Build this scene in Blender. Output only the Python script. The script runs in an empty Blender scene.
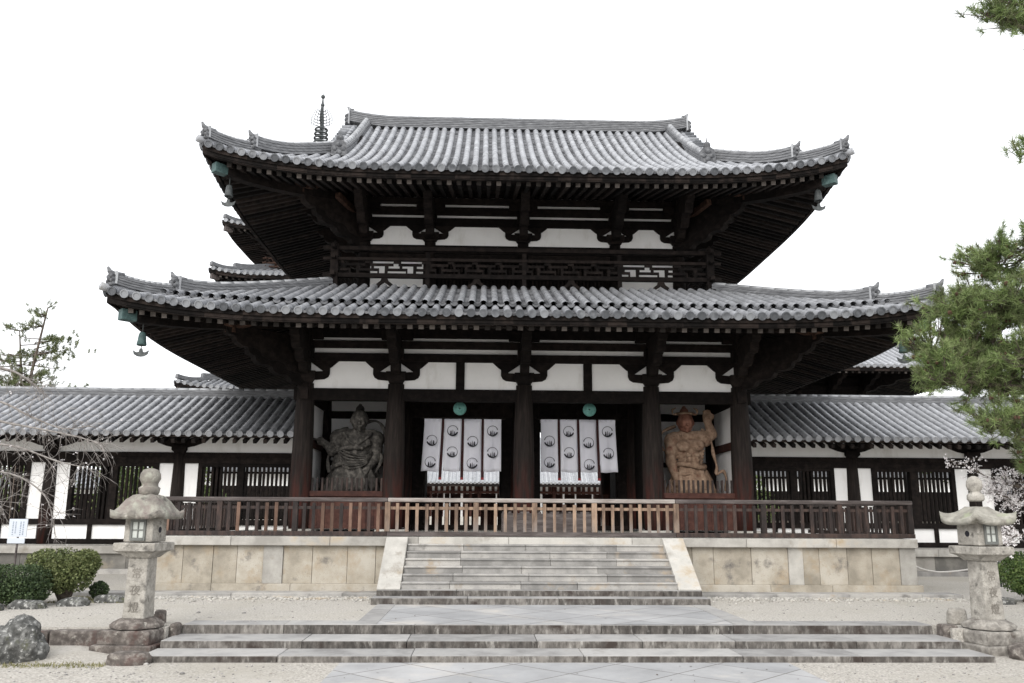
import bpy, math, random
from mathutils import Vector, Matrix, noise
V = Vector
R = math.radians
rnd = random.Random(11)
S = bpy.context.scene
COL = S.collection

# ------------------------------------------------------------------ camera, light, exposure
cam_d = bpy.data.cameras.new("camera"); cam = bpy.data.objects.new("camera", cam_d); COL.objects.link(cam)
_fw = V((0.03222507, 0.97906265, 0.20099222)); _r = V((0.99940681, -0.03400853, 0.00542574)); _u = V((-0.01214759, -0.20069815, 0.97957781))
_m = Matrix.Identity(4)
for i in range(3):
    _m[i][0] = _r[i]; _m[i][1] = _u[i]; _m[i][2] = -_fw[i]
_m[0][3], _m[1][3], _m[2][3] = -1.09873, -23.09195, 0.45924
cam.matrix_world = _m
cam_d.sensor_width = 36; cam_d.lens = 845.371 / 1024 * 36
cam_d.clip_start = 0.1; cam_d.clip_end = 3000
S.camera = cam

SUN_EL, SUN_AZ = 33, 203          # azimuth: direction the light comes from, clockwise from +Y
w = bpy.data.worlds.new("World"); S.world = w; w.use_nodes = True
nt = w.node_tree; nt.nodes.clear()
sky = nt.nodes.new('ShaderNodeTexSky'); sky.sky_type = 'NISHITA'; sky.sun_disc = False
sky.sun_elevation = R(SUN_EL); sky.sun_rotation = R(SUN_AZ); sky.dust_density = 3.0
mix = nt.nodes.new('ShaderNodeMix'); mix.data_type = 'RGBA'
mix.inputs[0].default_value = 0.90
mix.inputs[7].default_value = (10.6, 10.7, 10.9, 1)      # the even white cloud layer
bg = nt.nodes.new('ShaderNodeBackground'); bg.inputs[1].default_value = 0.10
out = nt.nodes.new('ShaderNodeOutputWorld')
nt.links.new(sky.outputs[0], mix.inputs[6]); nt.links.new(mix.outputs[2], bg.inputs[0]); nt.links.new(bg.outputs[0], out.inputs[0])
sd = bpy.data.lights.new("sun", 'SUN'); sd.energy = 1.4; sd.angle = R(40); sd.color = (1, .97, .93)
so = bpy.data.objects.new("sun", sd); COL.objects.link(so)
_az = R(SUN_AZ); _el = R(SUN_EL)
_d = V((math.sin(_az) * math.cos(_el), math.cos(_az) * math.cos(_el), math.sin(_el)))
so.rotation_euler = _d.to_track_quat('Z', 'Y').to_euler()
S.view_settings.view_transform = 'Standard'; S.view_settings.look = 'None'
S.view_settings.exposure = 0.74; S.view_settings.gamma = 1.0; S.view_settings.use_curve_mapping = False
S.render.filter_size = 1.15
S.cycles.max_bounces = 8; S.cycles.diffuse_bounces = 5

# ------------------------------------------------------------------ materials
def mat(name, cols, scale=4.0, rough=0.8, bump=0.0, bscale=40.0, island=0.0, stretch=(1, 1, 1), spots=None, metal=0.0, detail=6, lowz=None, spec=0.3, rot=None):
    m = bpy.data.materials.new(name); m.use_nodes = True
    t = m.node_tree; N = t.nodes; L = t.links
    b = N['Principled BSDF']; b.inputs['Roughness'].default_value = rough; b.inputs['Metallic'].default_value = metal
    b.inputs['Specular IOR Level'].default_value = spec
    tc = N.new('ShaderNodeTexCoord'); mp = N.new('ShaderNodeMapping'); mp.inputs['Scale'].default_value = stretch
    if rot: mp.inputs['Rotation'].default_value = rot
    L.new(tc.outputs['Object'], mp.inputs[0])
    nz = N.new('ShaderNodeTexNoise'); nz.inputs['Scale'].default_value = scale; nz.inputs['Detail'].default_value = detail; nz.inputs['Roughness'].default_value = .62
    L.new(mp.outputs[0], nz.inputs['Vector'])
    fac = nz.outputs[0]
    if island:
        g = N.new('ShaderNodeNewGeometry'); ma = N.new('ShaderNodeMath'); ma.operation = 'MULTIPLY_ADD'
        ma.inputs[1].default_value = island; oi = N.new('ShaderNodeObjectInfo'); ad = N.new('ShaderNodeMath'); ad.operation = 'ADD'; fr = N.new('ShaderNodeMath'); fr.operation = 'FRACT'
        L.new(g.outputs['Random Per Island'], ad.inputs[0]); L.new(oi.outputs['Random'], ad.inputs[1]); L.new(ad.outputs[0], fr.inputs[0]); L.new(fr.outputs[0], ma.inputs[0])
        sub = N.new('ShaderNodeMath'); sub.operation = 'ADD'; sub.inputs[1].default_value = -island * .5
        L.new(fac, sub.inputs[0]); L.new(sub.outputs[0], ma.inputs[2]); fac = ma.outputs[0]
    cr = N.new('ShaderNodeValToRGB'); e = cr.color_ramp.elements
    n = len(cols)
    lo, hi = 0.3, 0.7
    for i, c in enumerate(cols):
        p = lo + (hi - lo) * i / max(1, n - 1)
        el = e[i] if i < 2 else e.new(p)
        el.position = p; el.color = (*c, 1)
    L.new(fac, cr.inputs[0]); colo = cr.outputs[0]
    def blend(colo, col, sc, lo_, hi_, st=(1, 1, 1)):
        mp2 = N.new('ShaderNodeMapping'); mp2.inputs['Scale'].default_value = st; L.new(tc.outputs['Object'], mp2.inputs[0])
        n2 = N.new('ShaderNodeTexNoise'); n2.inputs['Scale'].default_value = sc; n2.inputs['Detail'].default_value = 7; n2.inputs['Roughness'].default_value = .65
        L.new(mp2.outputs[0], n2.inputs['Vector'])
        mr = N.new('ShaderNodeMapRange'); mr.inputs[1].default_value = lo_; mr.inputs[2].default_value = hi_
        L.new(n2.outputs[0], mr.inputs[0])
        mx = N.new('ShaderNodeMix'); mx.data_type = 'RGBA'; L.new(mr.outputs[0], mx.inputs[0]); L.new(colo, mx.inputs[6]); mx.inputs[7].default_value = (*col, 1)
        return mx.outputs[2]
    for sp in (spots or []):
        colo = blend(colo, *sp)
    if lowz:      # worn paint near the foot: colour, z where it is full, z where it ends
        col, za, zb = lowz
        sx = N.new('ShaderNodeSeparateXYZ'); L.new(tc.outputs['Object'], sx.inputs[0])
        mr = N.new('ShaderNodeMapRange'); mr.inputs[1].default_value = zb; mr.inputs[2].default_value = za
        L.new(sx.outputs[2], mr.inputs[0])
        mm = N.new('ShaderNodeMath'); mm.operation = 'MULTIPLY'; mm.use_clamp = True
        n3 = N.new('ShaderNodeTexNoise'); n3.inputs['Scale'].default_value = 3; n3.inputs['Detail'].default_value = 5
        mp3 = N.new('ShaderNodeMapping'); mp3.inputs['Scale'].default_value = (3, 3, .5); L.new(tc.outputs['Object'], mp3.inputs[0]); L.new(mp3.outputs[0], n3.inputs['Vector'])
        m4 = N.new('ShaderNodeMapRange'); m4.inputs[1].default_value = .35; m4.inputs[2].default_value = .6; L.new(n3.outputs[0], m4.inputs[0])
        L.new(mr.outputs[0], mm.inputs[0]); L.new(m4.outputs[0], mm.inputs[1])
        mx = N.new('ShaderNodeMix'); mx.data_type = 'RGBA'; L.new(mm.outputs[0], mx.inputs[0]); L.new(colo, mx.inputs[6]); mx.inputs[7].default_value = (*col, 1)
        colo = mx.outputs[2]
    L.new(colo, b.inputs['Base Color'])
    if bump:
        n4 = N.new('ShaderNodeTexNoise'); n4.inputs['Scale'].default_value = bscale; n4.inputs['Detail'].default_value = 6
        L.new(mp.outputs[0], n4.inputs['Vector'])
        bp = N.new('ShaderNodeBump'); bp.inputs['Strength'].default_value = bump; bp.inputs['Distance'].default_value = .03
        L.new(n4.outputs[0], bp.inputs['Height']); L.new(bp.outputs[0], b.inputs['Normal'])
    return m

WOODX = (.5, 6, 6); WOODZ = (6, 6, .5)
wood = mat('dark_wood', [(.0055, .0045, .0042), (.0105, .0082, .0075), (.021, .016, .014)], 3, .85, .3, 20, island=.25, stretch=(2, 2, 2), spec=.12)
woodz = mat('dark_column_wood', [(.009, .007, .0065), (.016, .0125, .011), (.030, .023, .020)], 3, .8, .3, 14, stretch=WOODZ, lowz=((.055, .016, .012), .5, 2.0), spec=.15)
woodred = mat('worn_red_wood', [(.025, .009, .007), (.048, .017, .012), (.075, .03, .021)], 3, .75, .3, 14, stretch=(2, 2, 2), island=.2)
woodbr = mat('brown_bracket_wood', [(.022, .013, .010), (.052, .027, .018), (.10, .054, .036)], 5, .8, .3, 20, stretch=(2, 2, 2))
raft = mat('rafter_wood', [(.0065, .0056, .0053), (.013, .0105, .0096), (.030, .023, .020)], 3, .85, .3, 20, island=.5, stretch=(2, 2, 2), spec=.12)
raftend = mat('rafter_end_wood', [(.018, .015, .013), (.045, .038, .034), (.115, .10, .09)], 3, .85, 0, island=.9)
railw = mat('railing_wood', [(.014, .0105, .0098), (.028, .020, .018), (.062, .040, .033)], 4, .7, .3, 16, island=.3, stretch=(3, 3, .8))
raillt = mat('bare_railing_wood', [(.09, .06, .044), (.19, .13, .092), (.32, .225, .16)], 4, .75, .3, 16, island=.35, stretch=(3, 3, .8), lowz=((.20, .175, .16), .12, .42))
railmd = mat('brown_baluster_wood', [(.06, .036, .026), (.11, .065, .046), (.18, .11, .08)], 4, .75, .3, 16, island=.35, stretch=(3, 3, .8))
railpale = mat('pale_rail_wood', [(.16, .135, .12), (.27, .24, .22), (.37, .34, .315)], 3, .7, .3, 16, stretch=(.6, 4, 4))
railgr = mat('weathered_rail_wood', [(.035, .027, .025), (.07, .058, .055), (.13, .112, .107)], 3, .7, .3, 16, stretch=(.6, 4, 4))
plaster = mat('white_plaster', [(.80, .795, .785), (.85, .845, .835), (.88, .875, .87)], 1.2, .9, .05, 30, spots=[((.66, .645, .61), 1.6, .54, .78, (1.5, 1.5, .5)), ((.70, .68, .65), 9, .66, .74)])
plasterg = mat('grey_plaster', [(.76, .755, .75), (.82, .815, .81), (.86, .855, .85)], 1.2, .9, .05, 30)
tile = mat('roof_tile', [(.21, .216, .229), (.285, .293, .31), (.37, .38, .40)], 5, .5, .08, 30, island=.18, spec=.45, spots=[((.13, .133, .135), 1.4, .56, .80, (1, .35, .35)), ((.20, .195, .17), 3.2, .62, .76)])
tilee = mat('eave_end_tile', [(.075, .08, .088), (.14, .147, .16), (.24, .25, .265)], 6, .65, .15, 40, island=.6, spec=.4)
panm = mat('pan_tile', [(.06, .062, .067), (.125, .128, .137), (.21, .214, .224)], 2.5, .6, .1, 30, island=.35, spec=.4)
tiled = mat('ridge_tile', [(.07, .072, .078), (.14, .144, .152), (.25, .255, .265)], 4, .65, .25, 25, stretch=(1, 1, 9), spec=.35)
oniw = mat('ornament_tile', [(.05, .052, .056), (.10, .103, .11), (.19, .195, .2)], 9, .7, .5, 18)
tiled2 = mat('ridge_cap_tile', [(.20, .205, .217), (.30, .308, .32), (.40, .41, .42)], 3, .55, .1, 25, island=.2, spec=.4)
mortar = mat('ridge_mortar', [(.45, .44, .42), (.55, .54, .52), (.6, .59, .57)], 3, .9)
GR = [(.27, .258, .236), (.38, .366, .336), (.475, .458, .422)]
granite = mat('granite', GR, 2.2, .85, .2, 60, island=.3, spots=[((.21, .198, .175), 45, .58, .74), ((.20, .175, .14), 2.0, .56, .76), ((.36, .29, .20), 1.1, .58, .72)])
granst = mat('stained_granite', [(.24, .216, .175), (.355, .32, .262), (.43, .40, .345)], 2.2, .85, .2, 50, island=.26,
             spots=[((.30, .225, .14), 1.5, .52, .74), ((.13, .12, .11), 1.9, .585, .70), ((.21, .19, .165), 45, .58, .72)])
kairost = mat('grey_plinth_stone', [(.12, .115, .105), (.20, .19, .17), (.29, .275, .25)], 2.2, .9, .25, 40, island=.4, spots=[((.07, .065, .06), 1.5, .56, .72), ((.3, .26, .2), 1.2, .58, .72)])
stepst = mat('step_stone', [(.20, .194, .185), (.30, .291, .277), (.395, .38, .355)], 2.8, .85, .25, 50, island=.42, spots=[((.12, .112, .105), 2.6, .57, .74), ((.18, .17, .155), 40, .58, .72), ((.42, .34, .25), 1.3, .60, .72)])
leafg2 = mat('dry_grass', [(.12, .12, .05), (.20, .19, .09), (.28, .26, .15)], 3, .8, island=.5)
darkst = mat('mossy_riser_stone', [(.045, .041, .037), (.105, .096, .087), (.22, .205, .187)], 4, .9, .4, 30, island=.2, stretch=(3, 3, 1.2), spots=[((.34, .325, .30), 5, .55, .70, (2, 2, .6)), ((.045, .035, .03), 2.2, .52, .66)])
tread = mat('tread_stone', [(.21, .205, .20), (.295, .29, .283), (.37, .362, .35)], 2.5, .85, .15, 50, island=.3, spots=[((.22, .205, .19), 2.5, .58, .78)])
lanst = mat('lantern_stone', [(.19, .178, .158), (.32, .302, .27), (.45, .428, .385)], 7, .9, .6, 30, spots=[((.13, .122, .11), 8, .55, .68), ((.20, .19, .175), 60, .55, .68)])
lancap = mat('lichen_cap_stone', [(.11, .10, .09), (.215, .20, .175), (.34, .345, .29)], 5, .95, .5, 30, spots=[((.19, .15, .14), 2.6, .52, .68), ((.085, .08, .07), 6, .57, .70), ((.45, .43, .38), 7, .62, .72)])
lancapg = mat('pale_green_cap_stone', [(.17, .16, .14), (.28, .268, .235), (.40, .385, .335)], 5, .95, .5, 30, spots=[((.17, .155, .13), 4, .56, .70), ((.28, .30, .21), 3, .58, .70)])
lanbase = mat('dark_base_stone', [(.05, .043, .038), (.115, .10, .09), (.26, .235, .21)], 9, .95, .45, 18, spots=[((.36, .34, .30), 11, .58, .70), ((.085, .055, .048), 3.5, .53, .66)])
rockm = mat('rock', [(.028, .029, .027), (.09, .09, .086), (.26, .26, .25)], 8, .95, 1.0, 9, spots=[((.08, .085, .045), 5, .58, .70), ((.42, .42, .40), 17, .56, .66), ((.03, .03, .028), 7, .58, .68)])
letterm = mat('carving_shade', [(.17, .157, .137), (.23, .212, .187)], 8, .95)  # darker stone tone painted for the shade inside cut strokes
bronze = mat('green_bronze', [(.028, .052, .052), (.05, .09, .088), (.085, .14, .134)], 8, .6, .2, 30, spots=[((.04, .075, .07), 5, .58, .72)])
bronzeg = mat('bright_green_bronze', [(.06, .17, .15), (.11, .27, .24), (.17, .35, .31)], 12, .6, .2, 30)
bronzed = mat('dark_bronze', [(.03, .034, .035), (.055, .062, .063), (.09, .10, .10)], 8, .55, .2, 30)
cloth = mat('white_cloth', [(.80, .80, .86), (.85, .85, .90), (.88, .88, .92)], 1.5, .95)
crest = mat('crest_ink_hole_shade', [(.02, .02, .026), (.035, .035, .042)], 5, .9)
cord = mat('dark_red_cord', [(.022, .010, .010), (.045, .014, .014)], 5, .9)
red = mat('red_tip', [(.16, .02, .02), (.22, .03, .03)], 5, .9)
clay = mat('dark_clay', [(.03, .028, .026), (.075, .069, .062), (.19, .175, .155)], 8, .9, .9, 16)
clayr = mat('ochre_red_clay', [(.17, .105, .07), (.29, .195, .135), (.41, .295, .215)], 7, .9, .9, 16, spots=[((.22, .085, .055), 3.0, .58, .72), ((.10, .065, .045), 6, .60, .72)])
clayf = mat('red_face_clay', [(.12, .05, .034), (.21, .095, .065), (.30, .155, .11)], 6, .9, .3, 25)
leafd = mat('dark_hedge_leaf', [(.022, .038, .016), (.042, .068, .026), (.07, .10, .04)], 4, .6, island=.5)
leafy = mat('yellow_green_leaf', [(.052, .07, .023), (.10, .122, .04), (.16, .178, .074)], 3, .6, island=.5)
leafg = mat('green_leaf', [(.04, .075, .02), (.075, .12, .032), (.12, .165, .05)], 3, .6, island=.5)
leafb = mat('far_leaf', [(.06, .09, .03), (.10, .14, .045), (.16, .19, .07)], 3, .7, island=.5)
needle = mat('pine_needle', [(.095, .145, .045), (.18, .25, .08), (.28, .345, .15)], 2, .55, island=.5)
needled = mat('dull_pine_needle', [(.065, .085, .035), (.12, .15, .06), (.19, .21, .10)], 2, .6, island=.5)
cone = mat('brown_cone', [(.05, .03, .02), (.10, .055, .035)], 5, .9)
bark = mat('bark', [(.05, .04, .033), (.10, .08, .065), (.17, .145, .12)], 8, .95, .6, 20, stretch=(3, 3, .7))
barkg = mat('grey_twig_bark', [(.15, .13, .12), (.26, .24, .225), (.36, .34, .325)], 8, .9)
petal = mat('pale_blossom', [(.70, .655, .66), (.80, .77, .775), (.86, .845, .845)], 4, .8, island=.4)
white = mat('sign_white', [(.52, .56, .62), (.58, .615, .66)], 2, .5)
greyi = mat('sign_print', [(.16, .20, .27), (.22, .26, .32)], 6, .7)
ropew = mat('white_rope', [(.5, .48, .45), (.64, .62, .59)], 20, .9)
paper = mat('paper_window', [(.42, .45, .42), (.56, .58, .55)], 2, .9)
lanbase2 = mat('grey_base_stone', [(.12, .11, .098), (.22, .205, .185), (.36, .34, .305)], 9, .95, .45, 18, spots=[((.40, .38, .34), 11, .60, .72), ((.10, .085, .072), 3.5, .56, .68)])
framem = mat('window_frame_metal', [(.10, .105, .10), (.17, .175, .165)], 6, .7)
moss = mat('moss', [(.09, .10, .03), (.16, .16, .06)], 9, .95, .4, 30)

def ground_mat(name, cols, spots, bs=220, bump=.5):
    return mat(name, cols, 34, .95, bump, bs, spots=spots, detail=8)
gravel = ground_mat('gravel', [(.22, .205, .18), (.42, .395, .355), (.62, .59, .545)], [((.36, .335, .285), .45, .52, .70), ((.50, .475, .44), .9, .55, .75), ((.16, .15, .135), 24, .60, .68)])
gravelw = ground_mat('raked_gravel', [(.24, .225, .20), (.44, .415, .375), (.62, .595, .55)], [((.40, .375, .325), .5, .50, .70), ((.17, .16, .145), 22, .60, .68)])

def paving_mat():
    m = mat('paving_stone', [(.30, .299, .30), (.36, .359, .36), (.42, .419, .42)], 1.5, .85, .12, 60, spots=[((.30, .295, .285), 90, .62, .75), ((.50, .47, .43), .8, .54, .7)])
    t = m.node_tree; N = t.nodes; L = t.links; b = N['Principled BSDF']
    src = b.inputs['Base Color'].links[0].from_socket
    tc = N.new('ShaderNodeTexCoord'); mp = N.new('ShaderNodeMapping'); mp.inputs['Rotation'].default_value = (0, 0, R(45))
    L.new(tc.outputs['Object'], mp.inputs[0])
    br = N.new('ShaderNodeTexBrick'); br.inputs['Scale'].default_value = 1.0; br.offset = 0; br.inputs['Mortar Size'].default_value = .011
    br.inputs['Brick Width'].default_value = .95; br.inputs['Row Height'].default_value = .95
    br.inputs['Color1'].default_value = (1, 1, 1, 1); br.inputs['Color2'].default_value = (.82, .83, .84, 1); br.inputs['Mortar'].default_value = (.42, .40, .38, 1)
    L.new(mp.outputs[0], br.inputs[0])
    mx = N.new('ShaderNodeMix'); mx.data_type = 'RGBA'; mx.blend_type = 'MULTIPLY'; mx.inputs[0].default_value = 1
    L.new(src, mx.inputs[6]); L.new(br.outputs[0], mx.inputs[7]); L.new(mx.outputs[2], b.inputs['Base Color'])
    return m
paving = paving_mat()

t_ = cloth.node_tree; _b = t_.nodes['Principled BSDF']; _o = t_.nodes['Material Output']
_tr = t_.nodes.new('ShaderNodeBsdfTranslucent'); _mx = t_.nodes.new('ShaderNodeMixShader'); _mx.inputs[0].default_value = .45
_tr.inputs[0].default_value = (.86, .86, .91, 1)
t_.links.new(_b.outputs[0], _mx.inputs[1]); t_.links.new(_tr.outputs[0], _mx.inputs[2]); t_.links.new(_mx.outputs[0], _o.inputs[0])

# ------------------------------------------------------------------ mesh helpers
WO = {}      # world origin of every object built here
class MB:
    def __init__(s): s.v = []; s.f = []; s.sm = []
    def add(s, vs, fs, smooth=False):
        o = len(s.v); s.v += [tuple(p) for p in vs]
        for f in fs: s.f.append([i + o for i in f]); s.sm.append(smooth)
    def box(s, x0, x1, y0, y1, z0, z1):
        s.add([(x0, y0, z0), (x1, y0, z0), (x1, y1, z0), (x0, y1, z0), (x0, y0, z1), (x1, y0, z1), (x1, y1, z1), (x0, y1, z1)],
              [(3, 2, 1, 0), (4, 5, 6, 7), (0, 1, 5, 4), (1, 2, 6, 5), (2, 3, 7, 6), (3, 0, 4, 7)])
        return s
    def beam(s, p0, p1, wd, ht, up=V((0, 0, 1)), top=None):
        p0, p1 = V(p0), V(p1); d = (p1 - p0).normalized(); l = d.cross(up)
        if l.length < 1e-4: l = V((1, 0, 0))
        l.normalize(); u = l.cross(d)
        vs = []
        for p in (p0, p1):
            for a, b in ((-1, -1), (1, -1), (1, 1), (-1, 1)): vs.append(p + l * a * wd / 2 + u * b * ht / 2)
        s.add(vs, [(3, 2, 1, 0), (4, 5, 6, 7), (0, 1, 5, 4), (1, 2, 6, 5), (2, 3, 7, 6), (3, 0, 4, 7)])
        return s
    def prism(s, poly, o, ax, ay, n, t):
        """polygon (a,b) -> o+ax*a+ay*b, extruded +-t/2 along n"""
        o, ax, ay, n = V(o), V(ax), V(ay), V(n); k = len(poly)
        vs = [o + ax * a + ay * b - n * t / 2 for a, b in poly] + [o + ax * a + ay * b + n * t / 2 for a, b in poly]
        s.add(vs, [list(range(k))[::-1], list(range(k, 2 * k))] + [(i, (i + 1) % k, k + (i + 1) % k, k + i) for i in range(k)])
        return s
    def tube(s, pts, rad, n=8, cap=True, smooth=True):
        pts = [V(p) for p in pts]; k = len(pts)
        if not hasattr(rad, '__len__'): rad = [rad] * k
        vs = []; ref = None
        for i, p in enumerate(pts):
            d = (pts[min(i + 1, k - 1)] - pts[max(i - 1, 0)]).normalized()
            if ref is None: ref = V((0, 0, 1)) if abs(d.z) < .9 else V((1, 0, 0))
            a = d.cross(ref)
            if a.length < 1e-4: a = d.orthogonal()
            a.normalize(); b = d.cross(a); ref = -b if False else a.cross(d)
            for j in range(n):
                th = 2 * math.pi * j / n; vs.append(p + (a * math.cos(th) + b * math.sin(th)) * rad[i])
        fs = [(i * n + j, i * n + (j + 1) % n, (i + 1) * n + (j + 1) % n, (i + 1) * n + j) for i in range(k - 1) for j in range(n)]
        if cap: fs += [list(range(n))[::-1], list(range((k - 1) * n, k * n))]
        s.add(vs, fs, smooth); return s
    def lathe(s, prof, c=(0, 0, 0), n=16, rot=0, smooth=True, sq=None):
        """prof: (r, z) pairs; sq turns it to an n-gon with flat faces"""
        c = V(c); vs = []; k = len(prof)
        for r, z in prof:
            for j in range(n):
                th = 2 * math.pi * j / n + rot; vs.append(c + V((r * math.cos(th), r * math.sin(th), z)))
        fs = [(i * n + j, i * n + (j + 1) % n, (i + 1) * n + (j + 1) % n, (i + 1) * n + j) for i in range(k - 1) for j in range(n)]
        fs += [list(range(n))[::-1], list(range((k - 1) * n, k * n))]
        s.add(vs, fs, smooth); return s
    def ball(s, c, r, n=10, m=7, sc=(1, 1, 1), rotm=None):
        c = V(c); vs = []; fs = []
        for i in range(m + 1):
            ph = math.pi * i / m
            for j in range(n):
                th = 2 * math.pi * j / n
                p = V((math.sin(ph) * math.cos(th) * sc[0], math.sin(ph) * math.sin(th) * sc[1], math.cos(ph) * sc[2])) * r
                vs.append(c + (rotm @ p if rotm else p))
        for i in range(m):
            for j in range(n): fs.append((i * n + j, (i + 1) * n + j, (i + 1) * n + (j + 1) % n, i * n + (j + 1) % n))
        s.add(vs, fs, True); return s
    def sweep(s, path, sec, upf=None):
        """section points (lateral, up) swept along path, up = Z"""
        path = [V(p) for p in path]; k = len(path); n = len(sec); vs = []
        for i, p in enumerate(path):
            d = path[min(i + 1, k - 1)] - path[max(i - 1, 0)]; d.z = 0; d.normalize()
            l = d.cross(V((0, 0, 1)))
            for a, b in sec: vs.append(p + l * a + V((0, 0, b)))
        fs = [(i * n + j, (i + 1) * n + j, (i + 1) * n + (j + 1) % n, i * n + (j + 1) % n) for i in range(k - 1) for j in range(n)]
        fs += [list(range(n)), list(range((k - 1) * n, k * n))[::-1]]
        s.add(vs, fs); return s
    def build(s, name, m, parent=None, bev=0, loc=None, local=False):
        me = bpy.data.meshes.new(name)
        if parent is not None: o0 = V(WO[parent.name])
        elif loc is not None: o0 = V(loc)
        else:      # own origin at the middle of the foot
            xs = [p[0] for p in s.v]; ys = [p[1] for p in s.v]
            o0 = V(((min(xs) + max(xs)) / 2, (min(ys) + max(ys)) / 2, min(p[2] for p in s.v)))
        me.from_pydata([(p[0] - o0.x, p[1] - o0.y, p[2] - o0.z) for p in s.v], [], s.f)
        me.polygons.foreach_set('use_smooth', s.sm); me.materials.append(m); me.update()
        ob = bpy.data.objects.new(name, me); COL.objects.link(ob)
        if parent is not None: ob.parent = parent
        else: ob.location = o0
        WO[ob.name] = o0
        if bev:
            md = ob.modifiers.new('bevel', 'BEVEL'); md.width = bev; md.segments = 2; md.limit_method = 'ANGLE'
        return ob

def thing(name, label, cat, loc, group=None):
    o = bpy.data.objects.new(name, None); COL.objects.link(o); o.location = loc; o.empty_display_size = .3
    WO[o.name] = V(loc); return tag(o, label, cat, group)
def tag(o, label, cat, group=None):
    o['label'] = label; o['category'] = cat
    if group: o['group'] = group
    return o
def structure(o): o['kind'] = 'structure'; return o
def part_label(o, l): o['label'] = l; return o

# ------------------------------------------------------------------ roofs
class Roof:
    """hip roof planes; face f/b/l/r, u along the eave, d inward from the eave"""
    def __init__(s, cx, cy, hx, hy, z0, prof, lift, L):
        s.cx, s.cy, s.hx, s.hy, s.z0, s.prof, s.lift, s.L = cx, cy, hx, hy, z0, prof, lift, L
    def hl(s, f): return s.hx if f in 'fb' else s.hy
    def up(s, f, u, d):
        c = max(0, s.hl(f) - abs(u)); t = max(0, 1 - c / s.L) ** 3
        return s.lift * t * max(0, 1 - d / s.L) ** 2
    def xy(s, f, u, d):
        if f == 'f': return s.cx + u, s.cy - s.hy + d
        if f == 'b': return s.cx - u, s.cy + s.hy - d
        if f == 'l': return s.cx - s.hx + d, s.cy - u
        return s.cx + s.hx - d, s.cy + u
    def p(s, f, u, d, dz=0):
        x, y = s.xy(f, u, d); return V((x, y, s.z0 + s.prof(d) + s.up(f, u, d) + dz))
    def ud(s, f): return {'f': V((1, 0, 0)), 'b': V((-1, 0, 0)), 'l': V((0, -1, 0)), 'r': V((0, 1, 0))}[f]
    def nrm(s, f, u, d):
        e = .05; a = s.p(f, u, max(0, d - e)); b = s.p(f, u, d + e); t = (b - a).normalized()
        return s.ud(f).cross(t).normalized(), t

def tiles(rf, f, dmax, tm, pm, em=None, sp=.285, rad=.09, tl=.36, d0=0, off=0, disc=True, n=6, umax=None, pstep=.2, dlim=None):
    """round tiles into tm, pan tiles into pm; dmax(u) is the inner end of the row"""
    hl = umax or rf.hl(f); k = int(hl / sp); ud = rf.ud(f)
    us = [(i) * sp for i in range(-k, k + 1)]
    for u in us:
        dm = dmax(u)
        if dlim: dm = min(dm, dlim)
        if dm - d0 < .08: continue
        d = d0; j = 0
        while d < dm - .03:
            e = min(d + tl, dm); vs = []
            jr = 1 + rnd.uniform(-.012, .012); jx = rnd.uniform(-.004, .004)
            for dd, rr in ((d, rad * 1.025 * jr), (e + .012, rad * .975 * jr)):
                nn, t = rf.nrm(f, u, dd); c = rf.p(f, u + jx, dd) + nn * (off + .01)
                for q in range(n + 1):
                    th = -.25 + (math.pi + .5) * q / n; vs.append(c + ud * (rr * math.cos(th)) + nn * (rr * math.sin(th)))
            fs = [(q, q + 1, n + 2 + q, n + 1 + q) for q in range(n)]
            tm.add(vs, fs, True)
            if j == 0 and disc:
                nn, t = rf.nrm(f, u, d); c = rf.p(f, u, d) + nn * (off + .01); M = 12; r2 = rad * 1.12
                ring = [c + (ud * math.cos(2 * math.pi * q / M) + nn * math.sin(2 * math.pi * q / M)) * r2 for q in range(M)]
                vs = [p - t * .045 for p in ring] + [p + t * .02 for p in ring]
                inner = [c - t * .045 + (p - c) * .72 for p in ring]; inn2 = [p + t * .014 for p in inner]
                o = vs + inner + inn2
                fs = [(q, (q + 1) % M, M + (q + 1) % M, M + q) for q in range(M)]
                fs += [(q, 2 * M + q, 2 * M + (q + 1) % M, (q + 1) % M) for q in range(M)]
                fs += [(2 * M + q, 3 * M + q, 3 * M + (q + 1) % M, 2 * M + (q + 1) % M) for q in range(M)]
                fs += [list(range(3 * M, 4 * M))[::-1]]
                (em or tm).add(o, fs)
            d = e; j += 1
    for a, b in zip(us[:-1], us[1:]):
        dm = max(dmax((a + b) / 2), 0)
        if dlim: dm = min(dm, dlim)
        if dm - d0 < .05: continue
        A, B = a + rad * .6, b - rad * .6; prof = [(0, .02), (.25, -.012), (.5, -.024), (.75, -.012), (1, .02)]
        d = d0
        while d < dm - 1e-3:
            e = min(d + pstep, dm); vs = []
            for dd, hh in ((d, .022 if pstep < .4 else .0), (e, 0)):
                for q, z in prof:
                    u = A + (B - A) * q; nn, t = rf.nrm(f, u, dd); vs.append(rf.p(f, u, dd) + nn * (off + hh + z))
            lip = .05 if d == d0 else .022
            nn, t = rf.nrm(f, (A + B) / 2, d)
            low = [vs[q] - nn * lip - (t * .0) for q in range(5)]
            o = vs + low
            fs = [(q, q + 1, 6 + q, 5 + q) for q in range(4)] + [(10 + q, 11 + q, q + 1, q) for q in range(4)]
            pm.add(o, fs)
            d = e

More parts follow.
